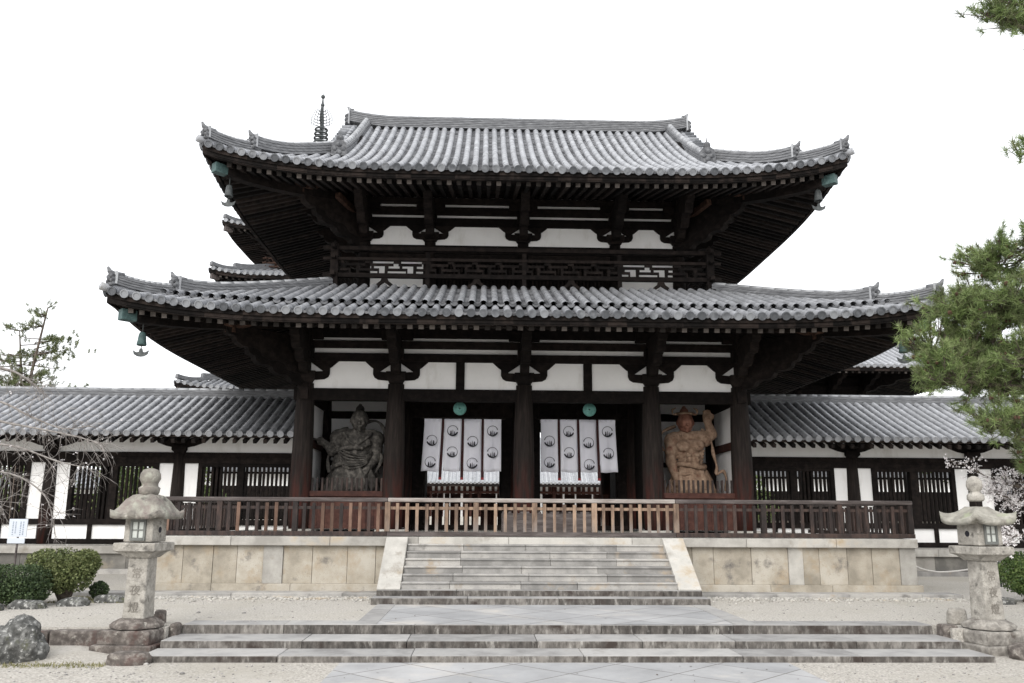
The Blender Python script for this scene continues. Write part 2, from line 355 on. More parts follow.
def ridge_sec(w, h, layers=5):
    r = []; dz = h / layers
    for i in range(layers):
        ww = w / 2 * (1 - .12 * i / layers); r += [(ww, i * dz), (ww, i * dz + dz * .62), (ww - .02, i * dz + dz * .66), (ww - .02, (i + 1) * dz)]
    left = [(-a, b) for a, b in reversed(r)]
    return left[::-1] and (r + left)
def ridge(mb, cap, path, w, h, layers=5, capr=.085):
    mb.sweep(path, ridge_sec(w, h, layers))
    p = [V(q) + V((0, 0, h + .0)) for q in path]
    # round cap tiles, one island per tile
    i = 0
    tot = []
    for a, b in zip(p[:-1], p[1:]):
        m = max(1, int((b - a).length / .34))
        for j in range(m): tot.append((a.lerp(b, j / m), a.lerp(b, (j + 1) / m)))
    for a, b in tot:
        cap.tube([a, b + (b - a) * .04], [capr * 1.03, capr * .95], 10)
def onigawara(mb, c, fw, sc=1.0, plain=False):
    """ridge end tile: c = centre of the foot, fw = horizontal outward direction"""
    fw = V(fw); fw.z = 0; fw.normalize(); l = fw.cross(V((0, 0, 1)))
    P = [(-.24, 0), (-.30, .06), (-.24, .16), (-.27, .26), (-.22, .36), (-.25, .44), (-.17, .46), (-.12, .54), (0, .60), (.12, .54), (.17, .46), (.25, .44), (.22, .36), (.27, .26), (.24, .16), (.30, .06), (.24, 0)]
    mb.prism([(a * sc, b * sc) for a, b in P], V(c), l, V((0, 0, 1)), fw, .10 * sc)
    for a, b, r in ((-.15, .40, .085), (.15, .40, .085), (-.19, .22, .08), (.19, .22, .08), (0, .47, .08), (0, .30, .12), (-.15, .06, .08), (.15, .06, .08), (0, .08, .09)):
        mb.ball(V(c) + l * a * sc + V((0, 0, b * sc)) + fw * .05 * sc, r * sc, 8, 6)

def soffit_z(rf, f, u, d, drop, slope):
    c = max(0, rf.hl(f) - abs(u)); t = max(0, 1 - c / rf.L) ** 3
    return rf.z0 - drop + slope * d + rf.lift * t * max(0, 1 - d / rf.L) ** 2
def soffit_p(rf, f, u, d, drop, slope):
    x, y = rf.xy(f, u, d); return V((x, y, soffit_z(rf, f, u, d, drop, slope)))
def rafters(rf, f, din, drop, slope, sp=.26, wd=.105, ht=.165, d0=.3):
    """list of (u, p0, p1) for square rafters below the soffit board"""
    hl = rf.hl(f); k = int(hl / sp); r = []
    for i in range(-k, k + 1):
        u = i * sp; dm = min(din, hl - abs(u))
        if dm < d0 + .15: continue
        r.append((u, soffit_p(rf, f, u, d0, drop + ht / 2 + .004, slope), soffit_p(rf, f, u, dm, drop + ht / 2 + .004, slope)))
    return r
def soffit_board(mb, rf, f, din, drop, slope, d0=.1, nu=40):
    hl = rf.hl(f); g = []
    for i in range(nu + 1):
        q = -1 + 2 * i / nu; u = hl * (math.copysign(abs(q) ** .8, q))
        u = max(-(hl - d0), min(hl - d0, u)); dm = max(d0, min(din, hl - abs(u)))
        g.append([soffit_p(rf, f, u, d0 + (dm - d0) * j / 4, drop, slope) for j in range(5)])
    for a, b in zip(g[:-1], g[1:]):
        for j in range(4): mb.add([a[j], b[j], b[j + 1], a[j + 1]], [(0, 1, 2, 3)])
def fascia(mb, rf, f, dtop, drop, d0=.07, t=.09, nu=44):
    """board under the tile edge, from just below the pans down to the rafters"""
    hl = rf.hl(f); prev = None
    for i in range(nu + 1):
        u = (hl - d0) * (-1 + 2 * i / nu)
        q = []
        for d, z in ((d0, -dtop), (d0, -drop * .55), (d0 + .05, -drop * .55), (d0 + .05, -drop), (d0 + t + .06, -drop), (d0 + t + .06, -dtop)):
            dd = min(d, hl - abs(u)); x, y = rf.xy(f, u, dd)
            c = max(0, hl - abs(u)); tt = max(0, 1 - c / rf.L) ** 3
            q.append(V((x, y, rf.z0 + z + rf.lift * tt * max(0, 1 - d / rf.L) ** 2)))
        if prev:
            for j in range(6): mb.add([prev[j], q[j], q[(j + 1) % 6], prev[(j + 1) % 6]], [(0, 1, 2, 3)])
        prev = q

# ================================================================== GROUND
GZ, TZ = -1.46, -1.15
def sheet(name, m, x0, x1, y0, y1, z, nx=1, ny=1):
    mb = MB(); mb.add([(x0, y0, z), (x1, y0, z), (x1, y1, z), (x0, y1, z)], [(0, 1, 2, 3)])
    o = mb.build(name, m, loc=(0, 0, 0)); return structure(o)
sheet('ground', gravel, -600, 600, -80, 900, GZ)
_mb = MB(); _mb.box(-45, 45, -9.86, 150, GZ - .1, TZ); _mb.box(-45, -5.62, -10.22, -9.86, GZ - .1, TZ); _mb.box(5.86, 45, -10.22, -9.86, GZ - .1, TZ)
structure(_mb.build('terrace', gravelw, loc=(0, 0, 0)))
_mb = MB(); _mb.add([(-2.66, -9.86, TZ + .006), (2.74, -9.86, TZ + .006), (2.74, -7.05, TZ + .006), (-2.66, -7.05, TZ + .006)], [(0, 1, 2, 3)])
structure(_mb.build('path', paving, loc=(0, 0, 0)))
_mb = MB(); _mb.add([(-2.95, -40, GZ + .006), (3.0, -40, GZ + .006), (3.0, -11.3, GZ + .006), (-2.95, -11.3, GZ + .006)], [(0, 1, 2, 3)])
structure(_mb.build('path', paving, loc=(0, 0, 0)))
# gravel that slopes down from the kerb stones to the lower ground on the left
_mb = MB(); _mb.add([(-16, -10.3, -1.35), (-6.75, -10.3, -1.35), (-6.3, -11.6, GZ - .02), (-16, -11.9, GZ - .02), (-5.75, -10.3, GZ - .02)], [(0, 3, 2, 1), (1, 2, 4)])
structure(_mb.build('gravel_slope', gravel, loc=(0, 0, 0)))
# border slabs of the raised path
for sx, x0, x1 in ((-1, -2.98, -2.66), (1, 2.74, 3.06)):
    _mb = MB(); y = -9.86
    while y < -7.1:
        e = min(y + rnd.uniform(.8, 1.2), -7.06); _mb.box(x0, x1, y + .006, e - .006, TZ - .05, TZ + .012); y = e
    structure(_mb.build('path_border', tread, loc=(0, 0, 0)))

# ------------------------------------------------------------------ the three low steps
st = thing('low_stone_steps', 'three long low weathered stone steps in front of the gravel terrace', 'steps', (0, -10.6, GZ))
for k, (yf, yb, zt, zb, x0, x1) in enumerate(((-9.9, -9.4, TZ, -1.285, -5.5, 5.74), (-10.61, -9.9, -1.28, -1.385, -5.55, 5.78), (-11.26, -10.61, -1.38, GZ - .02, -5.58, 5.86))):
    top = MB(); ris = MB(); x = x0
    while x < x1 - .01:
        e = x + rnd.uniform(1.3, 2.3)
        if x1 - e < .8: e = x1
        j = rnd.uniform(-.008, .008)
        top.box(x + .004, e - .004, yf + .018 + j, yb, zt - .02, zt + .004 + j * .4); ris.box(x + .004, e - .004, yf + j, yb, zb, zt - .003); x = e
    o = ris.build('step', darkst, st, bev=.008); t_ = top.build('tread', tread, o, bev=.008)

# ================================================================== STONE PLATFORM
pf = thing('stone_platform', 'high granite platform of big stained slabs carrying the gate', 'platform', (0, 0, TZ))
PX0, PX1, PYF, PYB = -7.95, 8.05, -5.0, 11.5
core = MB(); core.box(PX0 + .1, PX1 - .1, PYF + .1, PYB, TZ, -.06); core.build('core', granst, pf)
JL = [-7.84, -7.24, -6.63, -6.14, -5.6]; JL2 = [-5.2, -4.6, -3.88, -3.3, -2.9]; JR1 = [3.0, 3.3, 3.75, 4.55, 5.33]; JR2 = [5.64, 5.99, 6.59, 7.12, 7.71]
for J in (JL, JL2, JR1, JR2):
    for a, b in zip(J[:-1], J[1:]): MB().box(a + .004, b - .004, PYF + .03 + rnd.uniform(-.008, .008), PYF + .12, -.94, -.17).build('panel_slab', granst, pf, bev=.006)
for X in (PX0, PX1):
    q = MB(); y = PYF + .35
    while y < .9:
        e = y + rnd.uniform(.6, .9); q.box(X - .06 if X > 0 else X, X if X > 0 else X + .06, y + .004, e - .004, -.94, -.17); y = e
    q.build('side_slab', granst, pf, bev=.006)
for a, b in ((-5.6, -5.2), (5.33, 5.64), (7.71, PX1), (PX0, -7.84)):
    MB().box(a, b, PYF, PYF + .3, -.94, -.17).build('pilaster', granite, pf, bev=.008)
cap = MB(); x = PX0 - .02
while x < PX1:
    e = x + rnd.uniform(1.6, 2.6)
    if PX1 - e < .9: e = PX1 + .02
    cap.box(x + .003, e - .003, -5.11, -4.2, -.18, 0); x = e
cap.box(PX0 - .02, PX1 + .02, -4.2, PYB, -.18, -.002)
cap.build('cap_stone', granite, pf, bev=.012)
for x0, x1 in ((PX0 - .06, -3.04), (3.06, PX1 + .08)):
    led = MB(); x = x0
    while x < x1 - .01:
        e = x + rnd.uniform(1.2, 2.2)
        if x1 - e < .7: e = x1
        led.box(x + .003, e - .003, PYF - .07, PYF + .2, TZ - .05, -.94); x = e
    led.build('base_course', granst, pf, bev=.01)
for x0, x1 in ((-9.3, -3.12), (3.14, 8.65)):
    pl = MB(); x = x0
    while x < x1 - .01:
        e = x + rnd.uniform(1.4, 2.4)
        if x1 - e < .7: e = x1
        pl.box(x + .003, e - .003, -5.62, PYF - .07, TZ - .05, -1.075); x = e
    pl.build('plinth', stepst, pf, bev=.012)

# stairs
ss = thing('stone_staircase', 'broad granite stairs with sloping cheek stones up to the gate platform', 'stairs', (0, -6, TZ))
for i in range(1, 7):
    mb = MB(); t_ = MB(); x = -2.62; zt = -.132 * i; yf = -5.11 - .235 * i
    while x < 2.63:
        e = x + rnd.uniform(.9, 1.9)
        if 2.63 - e < .6: e = 2.63
        j = rnd.uniform(-.006, .006); mb.box(x + .003, e - .003, yf + .028 + j, -4.9, zt - .135, zt - .032); t_.box(x + .002, e - .002, yf + j, -4.9, zt - .032, zt + j * .5); x = e
    o = mb.build('step', stepst, ss, bev=.006); t_.build('tread', stepst, o, bev=.01)
for yf, zt, hx in ((-6.66, -.924, 3.06), (-7.06, -1.03, 3.11)):
    mb = MB(); t_ = MB(); x = -hx
    while x < hx - .01:
        e = x + rnd.uniform(1.2, 2.0)
        if hx - e < .7: e = hx
        mb.box(x + .003, e - .003, yf, -5.2, zt - .13, zt - .006); t_.box(x + .003, e - .003, yf + .02, -5.2, zt - .03, zt); x = e
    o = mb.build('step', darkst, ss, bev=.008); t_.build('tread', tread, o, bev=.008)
for sx in (-1, 1):
    mb = MB(); P = [(-5.10, .004), (-5.22, .004), (-6.60, -.90), (-6.60, -.924), (-5.10, -.924)]
    mb.prism([(a, b) for a, b in P], (sx * 2.845, 0, 0), (0, 1, 0), (0, 0, 1), (1, 0, 0), .44)
    mb.build('cheek_stone', granite, ss, bev=.012)

# ------------------------------------------------------------------ railing on the platform edge
rl = thing('wooden_railing', 'long dark timber railing along the platform edge, paler across the stairs', 'railing', (0, -4.8, 0))
RY = -4.82; RX0, RX1 = -7.93, 8.14
sec = [(RX0, -3.1, railgr), (-3.1, 3.0, raillt), (3.0, RX1, railgr)]
for a, b, m in sec:
    MB().box(a + .002, b - .002, RY - .07, RY + .07, .715, .80).build('top_rail', railpale if m is raillt else railgr, rl, bev=.015)
    MB().box(a + .002, b - .002, RY - .025, RY + .025, .56, .62).build('middle_rail', raillt if m is raillt else railw, rl)
    MB().box(a + .002, b - .002, RY - .08, RY + .08, .012, .105).build('bottom_rail', railgr if m is raillt else railw, rl, bev=.01)
posts = [RX0 + .06, -6.6, -5.03, -3.1, -1.24, 0.0, 1.27, 3.02, 4.9, 6.55, RX1 - .06]
for x in posts:
    MB().box(x - .055, x + .055, RY - .06, RY + .06, .106, .714).build('post', raillt if -3.3 < x < 3.3 else railw, rl, bev=.006)
x = RX0 + .2
SPB = .2
for a, b in zip(posts[:-1], posts[1:]):
    n = int(round((b - a) / SPB)); 
    for i in range(1, n):
        xx = a + (b - a) * i / n; lt = -3.1 < xx < 3.0; md_ = xx < -3.1 and rnd.random() < .4
        hw = .034 + rnd.uniform(-.003, .003)
        MB().box(xx - hw, xx + hw, RY - .032 - .02, RY - .026, .106, .69 + rnd.uniform(-.015, .01)).build('baluster', raillt if lt else railmd if md_ else railw, rl)
for X in (RX0 + .05, RX1 - .05):     # returns along the platform ends
    MB().box(X - .06, X + .06, RY + .08, .9, .715, .80).build('top_rail', railgr, rl, bev=.015)
    MB().box(X - .07, X + .07, RY + .09, .9, .012, .105).build('bottom_rail', railw, rl, bev=.01)
    mb = MB(); y = RY + .25
    while y < .85: mb.box(X - .02, X + .02, y - .034, y + .034, .106, .69); y += .2
    mb.build('side_balusters', railw, rl)

# low grey box behind the railing
ob = thing('offering_box', 'low grey wooden box behind the middle of the railing', 'box', (.58, -1.2, 0))
MB().box(-.62, 1.78, -1.55, -.85, .0, .50).build('body', railgr, ob, bev=.01)
mb = MB()
for i in range(16): mb.box(-.60 + i * .15, -.53 + i * .15, -1.52, -.88, .50, .545)
mb.build('top_slats', railgr, ob)


# ================================================================== THE GATE
gate = thing('temple_gate', 'two storey dark timber temple gate with grey tiled hipped roofs and white plaster panels', 'gate', (0, 4.23, 0))
CXS = [-5.97, -3.51, 0, 3.52, 5.97]; CYS = [0, 2.8, 5.65, 8.46]
def column(x, y, z0, z1, r0, rm, r1, par, m=None):
    mb = MB(); H = z1 - z0
    pr = [(r0, 0), (r0 + (rm - r0) * .7, H * .15), (rm, H * .35), (rm * .985, H * .5), (r1 + (rm - r1) * .55, H * .75), (r1, H)]
    mb.lathe(pr, (x, y, z0), 24); return mb.build('column', m or woodz, par)
for y in CYS:
    for x in CXS:
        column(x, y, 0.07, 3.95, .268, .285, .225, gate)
for x in CXS:
    MB().lathe([(.46, 0), (.46, .05), (.36, .072)], (x, 0, 0), 20).build('column_base', granite, gate)

def beam_x(name, x0, x1, yc, z0, z1, t, m=wood, par=None): return MB().box(x0, x1, yc - t / 2, yc + t / 2, z0, z1).build(name, m, par or gate, bev=.008)
def beam_y(name, y0, y1, xc, z0, z1, t, m=wood): return MB().box(xc - t / 2, xc + t / 2, y0, y1, z0, z1).build(name, m, gate, bev=.008)

def kumo(mb, x, yc, zb, sx, sz, t, sides=(-1, 1), ax=V((1, 0, 0)), n=V((0, 1, 0))):
    """cloud shaped bracket arm over a column (numbers measured on the lower storey, zb = foot of the plaster panel)"""
    P1 = [(0, .23), (.27, .23), (.5, .25), (.6, .31), (.64, .40), (.64, .48), (.46, .47), (.12, .45), (0, .45)]
    P2 = [(.46, .47), (.64, .48), (.64, .56), (.70, .60), (.87, .754), (.12, .754), (.12, .71)]
    o = V((x, yc, zb))
    for s in sides:
        for P in (P1, P2):
            q = [(s * a * sx, b * sz) for a, b in P]
            if s < 0: q = q[::-1]
            mb.prism(q, o, ax, V((0, 0, 1)), n, t)
    mb.prism([(-.12 * sx, .45 * sz), (.12 * sx, .45 * sz), (.12 * sx, .754 * sz), (-.12 * sx, .754 * sz)], o, ax, V((0, 0, 1)), n, t)
def block(mb, x, y, z0, z1, w1, ax=None):
    """bearing block: narrow foot, square top"""
    h = z1 - z0; a = w1 * .68
    mb.lathe([(a * .7071, 0), (a * .75, h * .12), (w1 * .7071, h * .45), (w1 * .7071, h)], (x, y, z0), 4, R(45), smooth=False)
CLOUD = [(0, -.62), (.22, -.66), (.42, -.60), (.50, -.46), (.62, -.40), (.82, -.42), (.98, -.34), (1.04, -.20), (1.18, -.15), (1.38, -.16), (1.52, -.06), (1.56, .08), (1.70, .12), (1.76, .24), (1.76, .36), (0, .36)]

def storey(yc, xs, zb, sz, sx, ztop, yback, bands):
    """bracket zone over a row of columns, front (and the same at the back and the sides)"""
    X0, X1 = xs[0], xs[-1]
    z = lambda q: zb + q * sz
    for yy, sgn in ((yc, -1), (yback, 1)):
        beam_x('tie_beam', X0 - .3, X1 + .3, yy, z(-.33), z(0), .24)
        for b0, b1 in bands: beam_x('bracket_beam', X0 - .5, X1 + .5, yy, b0, b1, .27)
        for a, b in zip(xs[:-1], xs[1:]):
            MB().box(a + .02, b - .02, yy - .04, yy + .04, z(0), bands[-1][0]).build('plaster_panel', plaster, gate)
        for i, x in enumerate(xs):
            mb = MB(); sd = (1,) if i == 0 else (-1,) if i == len(xs) - 1 else (-1, 1)
            kumo(mb, x, yy, zb, sx, sz, .22, sd)
            block(mb, x, yy, z(.12), z(.26), .56 * sx) if False else None
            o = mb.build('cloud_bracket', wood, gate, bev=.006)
            mb = MB(); block(mb, x, yy, z(.14), z(.46), .54); mb.build('bearing_block', wood, gate, bev=.006)
            # projecting arm to the eave purlin
            mb = MB(); mb.prism([(a * .98, b) for a, b in CLOUD], (x, yy + sgn * .1, z(1.02)), (0, sgn, 0), (0, 0, 1), (1, 0, 0), .24)
            mb.box(x - .19, x + .19, yy - .30, yy + .30, z(.80), z(1.16)); mb.box(x - .43, x + .43, yy - .22, yy + .22, z(1.36), z(1.62))
            mb.build('projecting_bracket', wood, gate, bev=.006)
    for xx, sgn in ((X0, -1), (X1, 1)):
        beam_y('tie_beam', yc - .3, yback + .3, xx, z(-.33) + .004, z(0) - .004, .24)
        beam_y('bracket_beam', yc - .5, yback + .5, xx, z(.754) + .004, z(.98) - .004, .28)
        beam_y('bracket_beam', yc - .6, yback + .6, xx, z(1.12) + .004, ztop, .26)
        MB().box(xx - .04, xx + .04, yc + .05, yback - .05, z(0), z(1.42)).build('plaster_panel', plaster, gate)
        for yy in (yc + (yback - yc) / 3, yc + 2 * (yback - yc) / 3):
            mb = MB(); mb.prism([(a * .98, b) for a, b in CLOUD], (xx + sgn * .1, yy, z(1.02)), (sgn, 0, 0), (0, 0, 1), (0, 1, 0), .24); mb.build('projecting_bracket', wood, gate, bev=.006)
        for yy, s2 in ((yc, -1), (yback, 1)):      # corner: side arm and the long diagonal arm in two tiers
            mb = MB(); mb.prism([(a * .98, b) for a, b in CLOUD], (xx + sgn * .1, yy, z(1.02)), (sgn, 0, 0), (0, 0, 1), (0, 1, 0), .24)
            dg = V((sgn, s2, 0)).normalized(); nn = dg.cross(V((0, 0, 1)))
            mb.prism([(a * 1.38, b) for a, b in CLOUD], V((xx, yy, z(1.02))) + dg * .1, dg, V((0, 0, 1)), nn, .26)
            mb.prism([(a * 1.0, b * .8 - .42) for a, b in CLOUD], V((xx, yy, z(1.02))) + dg * .1, dg, V((0, 0, 1)), nn, .24)
            mb.build('corner_bracket', wood, gate, bev=.006)
            e = V((xx, yy, z(1.02) + .36)) + dg * 2.32
            mb = MB()
            for axx in (V((1, 0, 0)), V((0, 1, 0))):
                mb.prism([(-.55, .10), (-.50, .0), (-.2, -.08), (.2, -.08), (.50, 0), (.55, .10)], e + V((0, 0, .004 if axx.x else 0)), axx, V((0, 0, 1)), V((axx.y, axx.x, 0)), .20)
            if zb > 5:
                for q in (V((sgn, 0, 0)), V((0, s2, 0))): mb.beam(V((xx, yy, z(1.02) + .1)) + dg * .35, V((xx, yy, z(1.02) + .22)) + dg * .9 + q * .75, .15, .17)
            mb.box(e.x - .13, e.x + .13, e.y - .13, e.y + .13, e.z - .2, e.z - .08)
            part_label(mb.build('boat_bracket', woodbr, gate, bev=.006), 'paler brown boat shaped bracket under the corner purlin')
    # eave purlins on the projecting arms
    PO = 1.66
    for yy, sgn in ((yc, -1), (yback, 1)): beam_x('eave_purlin', X0 - PO - .5, X1 + PO + .5, yy + sgn * PO, z(1.02) + .37, z(1.02) + .62, .24)
    for xx, sgn in ((X0, -1), (X1, 1)): beam_y('eave_purlin', yc - PO - .5, yback + PO + .5, xx + sgn * PO, z(1.02) + .374, z(1.02) + .615, .24)

storey(0, CXS, 3.82, 1.0, 1.0, 5.72, 8.46, ((4.574, 4.80), (4.94, 5.15), (5.24, 5.72)))
for x in (-1.76, 1.76):
    MB().box(x - .12, x + .12, -.10, .10, 3.825, 4.57).build('strut', wood, gate, bev=.006)

# --- ground floor: niches, doors
for x0, x1, lab in ((-5.97, -3.51, 'left'), (3.52, 5.97, 'right')):
    a, b = x0 + .26, x1 - .26
    MB().box(a, b, -.10, .10, .92, 1.065).build('niche_rail', woodred, gate, bev=.01)
    mb = MB(); n = int((b - a) / .13)
    for i in range(n + 1):
        x = a + .05 + (b - a - .1) * i / n; mb.box(x - .024, x + .024, -.03, .03, 1.066, 1.41)
    mb.build('niche_pickets', railw, gate)
    mb = MB(); n = 9
    for i in range(n): mb.box(a + (b - a) * i / n + .003, a + (b - a) * (i + 1) / n - .003, -.04, .04, .08, .918)
    mb.build('niche_planks', woodred, gate)
    MB().box(x0 + .05, x1 - .05, 2.76, 2.84, .1, 4.6).build('niche_back_wall', plasterg, gate)
    MB().box(x0 + .2, x1 - .2, 2.66, 2.755, 3.30, 3.52).build('niche_back_beam', wood, gate)
    MB().box(x0 + .2, x1 - .2, 2.66, 2.755, 1.9, 2.04).build('niche_back_beam', wood, gate)
    xo = x0 if x0 < 0 else x1; xi = x1 if x0 < 0 else x0
    MB().box(xo - .04, xo + .04, .2, 2.7, .1, 3.5).build('niche_side_wall', plasterg, gate)
    s = 1 if x0 < 0 else -1
    MB().box(xo + s * .045, xo + s * .10, .22, 2.6, 2.28, 2.50).build('niche_side_beam', woodred, gate)
    MB().box(xo + s * .045, xo + s * .18, 2.45, 2.65, .1, 3.5).build('niche_corner_post', wood, gate)
    MB().box(xi - .04, xi + .04, .26, 2.7, .1, 3.9).build('niche_inner_wall', wood, gate)
    MB().box(x0 + .1, x1 - .1, .12, 2.66, .1, .5).build('niche_floor', wood, gate)
for x0, x1 in ((-3.51, 0), (0, 3.52)):
    lx, rx = (-2.90, -.55) if x0 < 0 else (.60, 2.98)
    MB().box(x0 + .2, lx, 2.72, 2.9, .1, 3.4).build('door_jamb', wood, gate, bev=.01)
    MB().box(rx, x1 - .2, 2.72, 2.9, .1, 3.4).build('door_jamb', wood, gate, bev=.01)
    MB().box(x0 + .1, x1 - .1, 2.68, 2.92, 3.36, 3.84).build('door_lintel', wood, gate, bev=.01)
    MB().box(x0 + .1, x1 - .1, 2.77, 2.83, 3.84, 3.94).build('plaster_strip', plasterg, gate)
    MB().box(x0 + .1, x1 - .1, 2.70, 2.90, 3.94, 4.6).build('door_lintel', wood, gate, bev=.01)
    MB().box(x0 + .1, x1 - .1, 2.70, 2.90, .02, .16).build('door_sill', wood, gate, bev=.01)
    for s, hx in ((1, lx), (-1, rx)):      # door leaves folded back into the gate
        MB().box(hx - .04, hx + .04, 2.93, 4.05, .17, 3.34).build('door_leaf', wood, gate, bev=.008)
for xx in (-5.97, 5.97):
    MB().box(xx - .04, xx + .04, 2.9, 8.4, .1, 3.8).build('side_wall', plasterg, gate)
for x0, x1 in ((-3.2, -.3), (.3, 3.2)):      # low slatted barrier in the rear doorways
    mb = MB(); x = x0
    while x < x1 - .2:
        e = x + rnd.choice((.16, .2, .34, .5)); mb.box(x, e, 5.6, 5.68, .05, 1.15); x = e + rnd.choice((.03, .07, .10))
    mb.box(x0, x1, 5.585, 5.599, .9, 1.0); mb.build('rear_barrier', woodred, gate)
MB().box(-5.9, 5.9, -.05, 8.5, 4.66, 4.72).build('ceiling', wood, gate)
mb = MB()
for i in range(12): mb.box(-5.8, 5.8, .35 + i * .7, .47 + i * .7, 4.52, 4.66)
mb.build('ceiling_joists', wood, gate)

# --- lower roof
lowprof = lambda d: .36 * d + .004 * d * d
LR = Roof(0, 4.23, 9.90, 8.16, 5.06, lowprof, .44, 6.0)
ltm, lpm, lem = MB(), MB(), MB()
DT = 4.45
for f in 'fblr':
    hl = LR.hl(f); lim = lambda u, hl=hl: min(DT, hl - abs(u))
    hi = f == 'f'
    tiles(LR, f, lim, ltm, lpm, lem, dlim=.95, n=6 if hi else 4)
    tiles(LR, f, lim, ltm, lpm, d0=.84, off=.11, disc=False, n=6 if hi else 4, pstep=.2 if hi else 1.0)
lroof = ltm.build('roof', tile, gate)
lpm.build('pan_tiles', panm, lroof); lem.build('eave_end_tiles', tilee, lroof)
def hip_ridges(rf, par, c_out, c_in, c_top, d_out, d_in, hin, hout, wi=.30, off=.04):
    """two tier hip ridge on each corner: the low outer length and the taller inner length"""
    for sx in (-1, 1):
        for sy, f in ((-1, 'f'), (1, 'b')):
            def P(c, dz):
                u = rf.hl(f) - c; z = rf.z0 + rf.prof(c) + rf.up(f, u, c)
                return V((rf.cx + sx * (rf.hx - c), rf.cy + sy * (rf.hy - c), z + dz))
            for ca, cb, h, upt, w in ((c_out, c_in + .1, hout, d_out, wi * .85), (c_in, c_top, hin, d_in, wi)):
                path = []; n = 12
                for i in range(n + 1):
                    c = ca + (cb - ca) * i / n; t = max(0, 1 - (c - ca) / .9)
                    path.append(P(c, off + upt * t ** 2))
                rm, cm = MB(), MB(); ridge(rm, cm, path, w, h, 4, .075)
                o = rm.build('hip_ridge', tiled, par); cm.build('cap_tiles', tiled2, o)
                e = V((sx, sy, 0)).normalized()
                om = MB(); onigawara(om, path[0] + e * .08 + V((0, 0, -.06)), e, .60 if h == hout else .72); om.build('ridge_end_tile', oniw, o)
                # mortar edge behind the end tile and the up-curved tip
                mm = MB(); mm.beam(path[0] + e * .015, path[0] + e * .015 + V((0, 0, h + .06)), w * 1.08, .05, up=e); mm.build('mortar_edge', tiled2, o)
                tp = MB(); a = path[0] + V((0, 0, h)); tp.tube([a - e * .2, a + e * .04, a + e * .13 + V((0, 0, .06)), a + e * .18 + V((0, 0, .16))], [.085, .085, .06, .025], 8); tp.build('ridge_tip', tiled, o)
            # the single tile that ends the corner
            t2 = MB(); a = P(.02, .06); b = P(.5, .10); dd = (a - b).normalized(); t2.tube([b, a, a + dd * .10 + V((0, 0, .03))], [.09, .095, .10], 10); t2.build('corner_tile', tile, par)
hip_ridges(LR, lroof, .16, 1.22, 4.35, .12, .12, .30, .24, wi=.33)
fa = MB(); so_ = MB()
for f in 'fblr':
    fascia(fa, LR, f, .02, .25); soffit_board(so_, LR, f, 4.1, .25, .27)
fa.build('eave_board', raft, gate); so_.build('soffit', raft, gate)
side = MB(); sends = MB()
for f in 'fblr':
    for u, a, b in rafters(LR, f, 4.05, .25, .27):
        if f == 'f':
            mb = MB(); mb.beam(a, b, .13, .165); o = mb.build('rafter', raft, gate)
            d = (a - b).normalized(); e = MB(); e.beam(a + d * .004, a, .12, .155); e.build('rafter_end', raftend, o)
        else:
            side.beam(a, b, .105, .125)
o = side.build('side_rafters', raft, gate); o['kind'] = 'stuff'
def hip_rafters(rf, drop, slope, cmax, caps):
    for sx in (-1, 1):
        for sy, f in ((-1, 'f'), (1, 'b')):
            def P(c):
                u = rf.hl(f) - c; return V((rf.cx + sx * (rf.hx - c), rf.cy + sy * (rf.hy - c), soffit_z(rf, f, u, c, drop + .24, slope)))
            mb = MB(); prev = P(.55)
            for i in range(1, 9):
                q = P(.55 + (cmax - .55) * i / 8); mb.beam(prev, q, .24, .28); prev = q
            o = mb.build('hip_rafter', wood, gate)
            a = P(.60); b = P(.22) ; dd = (b - a).normalized(); dd.z *= .2
            cp = MB(); cp.beam(a, a + dd * .42, .23, .26); part_label(cp.build('rafter_cap', bronze, o, bev=.01), 'green bronze cap on the hip rafter end')
hip_rafters(LR, .25, .27, 5.0, None)

# --- upper storey: base, balcony
UY, UB = 1.3, 7.16; UXS = [-4.72, -2.77, .02, 2.80, 4.72]
for x in UXS:
    for y in (UY, UB):
        column(x, y, 6.6, 8.46, .19, .20, .17, gate, wood)
storey(UY, UXS, 8.36, .80, .85, 10.25, UB, ((8.963, 9.216), (9.315, 9.56), (9.66, 9.86), (9.90, 10.25)))
for a, b in zip(UXS[:-1], UXS[1:]):
    corner = abs(a + b) > 4.5
    if corner:
        MB().box(a + .1, b - .1, UY - .04, UY + .04, 6.6, 8.36).build('plaster_panel', plaster, gate)
    else:
        mb = MB(); x = a + .3
        while x < b - .28: mb.box(x - .03, x + .03, UY - .03, UY + .03, 6.8, 7.9); x += .11
        mb.build('window_bars', wood, gate)
        MB().box(a + .1, b - .1, UY + .12, UY + .16, 6.6, 8.36).build('inner_wall', wood, gate)
    beam_x('wall_beam', a + .15, b - .15, UY, 7.86, 8.09, .2)
for xx in (-4.72, 4.72): MB().box(xx - .04, xx + .04, UY + .1, UB - .1, 6.6, 8.36).build('plaster_panel', plaster, gate)
MB().box(-4.7, 4.7, UB - .04, UB + .04, 6.6, 8.36).build('plaster_panel', plaster, gate)
MB().box(-5.42, 5.42, .56, 7.9, 6.62, 6.80).build('balcony_floor', wood, gate)
MB().box(-5.2, 5.2, .7, 7.7, 6.1, 6.6).build('upper_base', wood, gate)
BY = .49; BX = 5.45
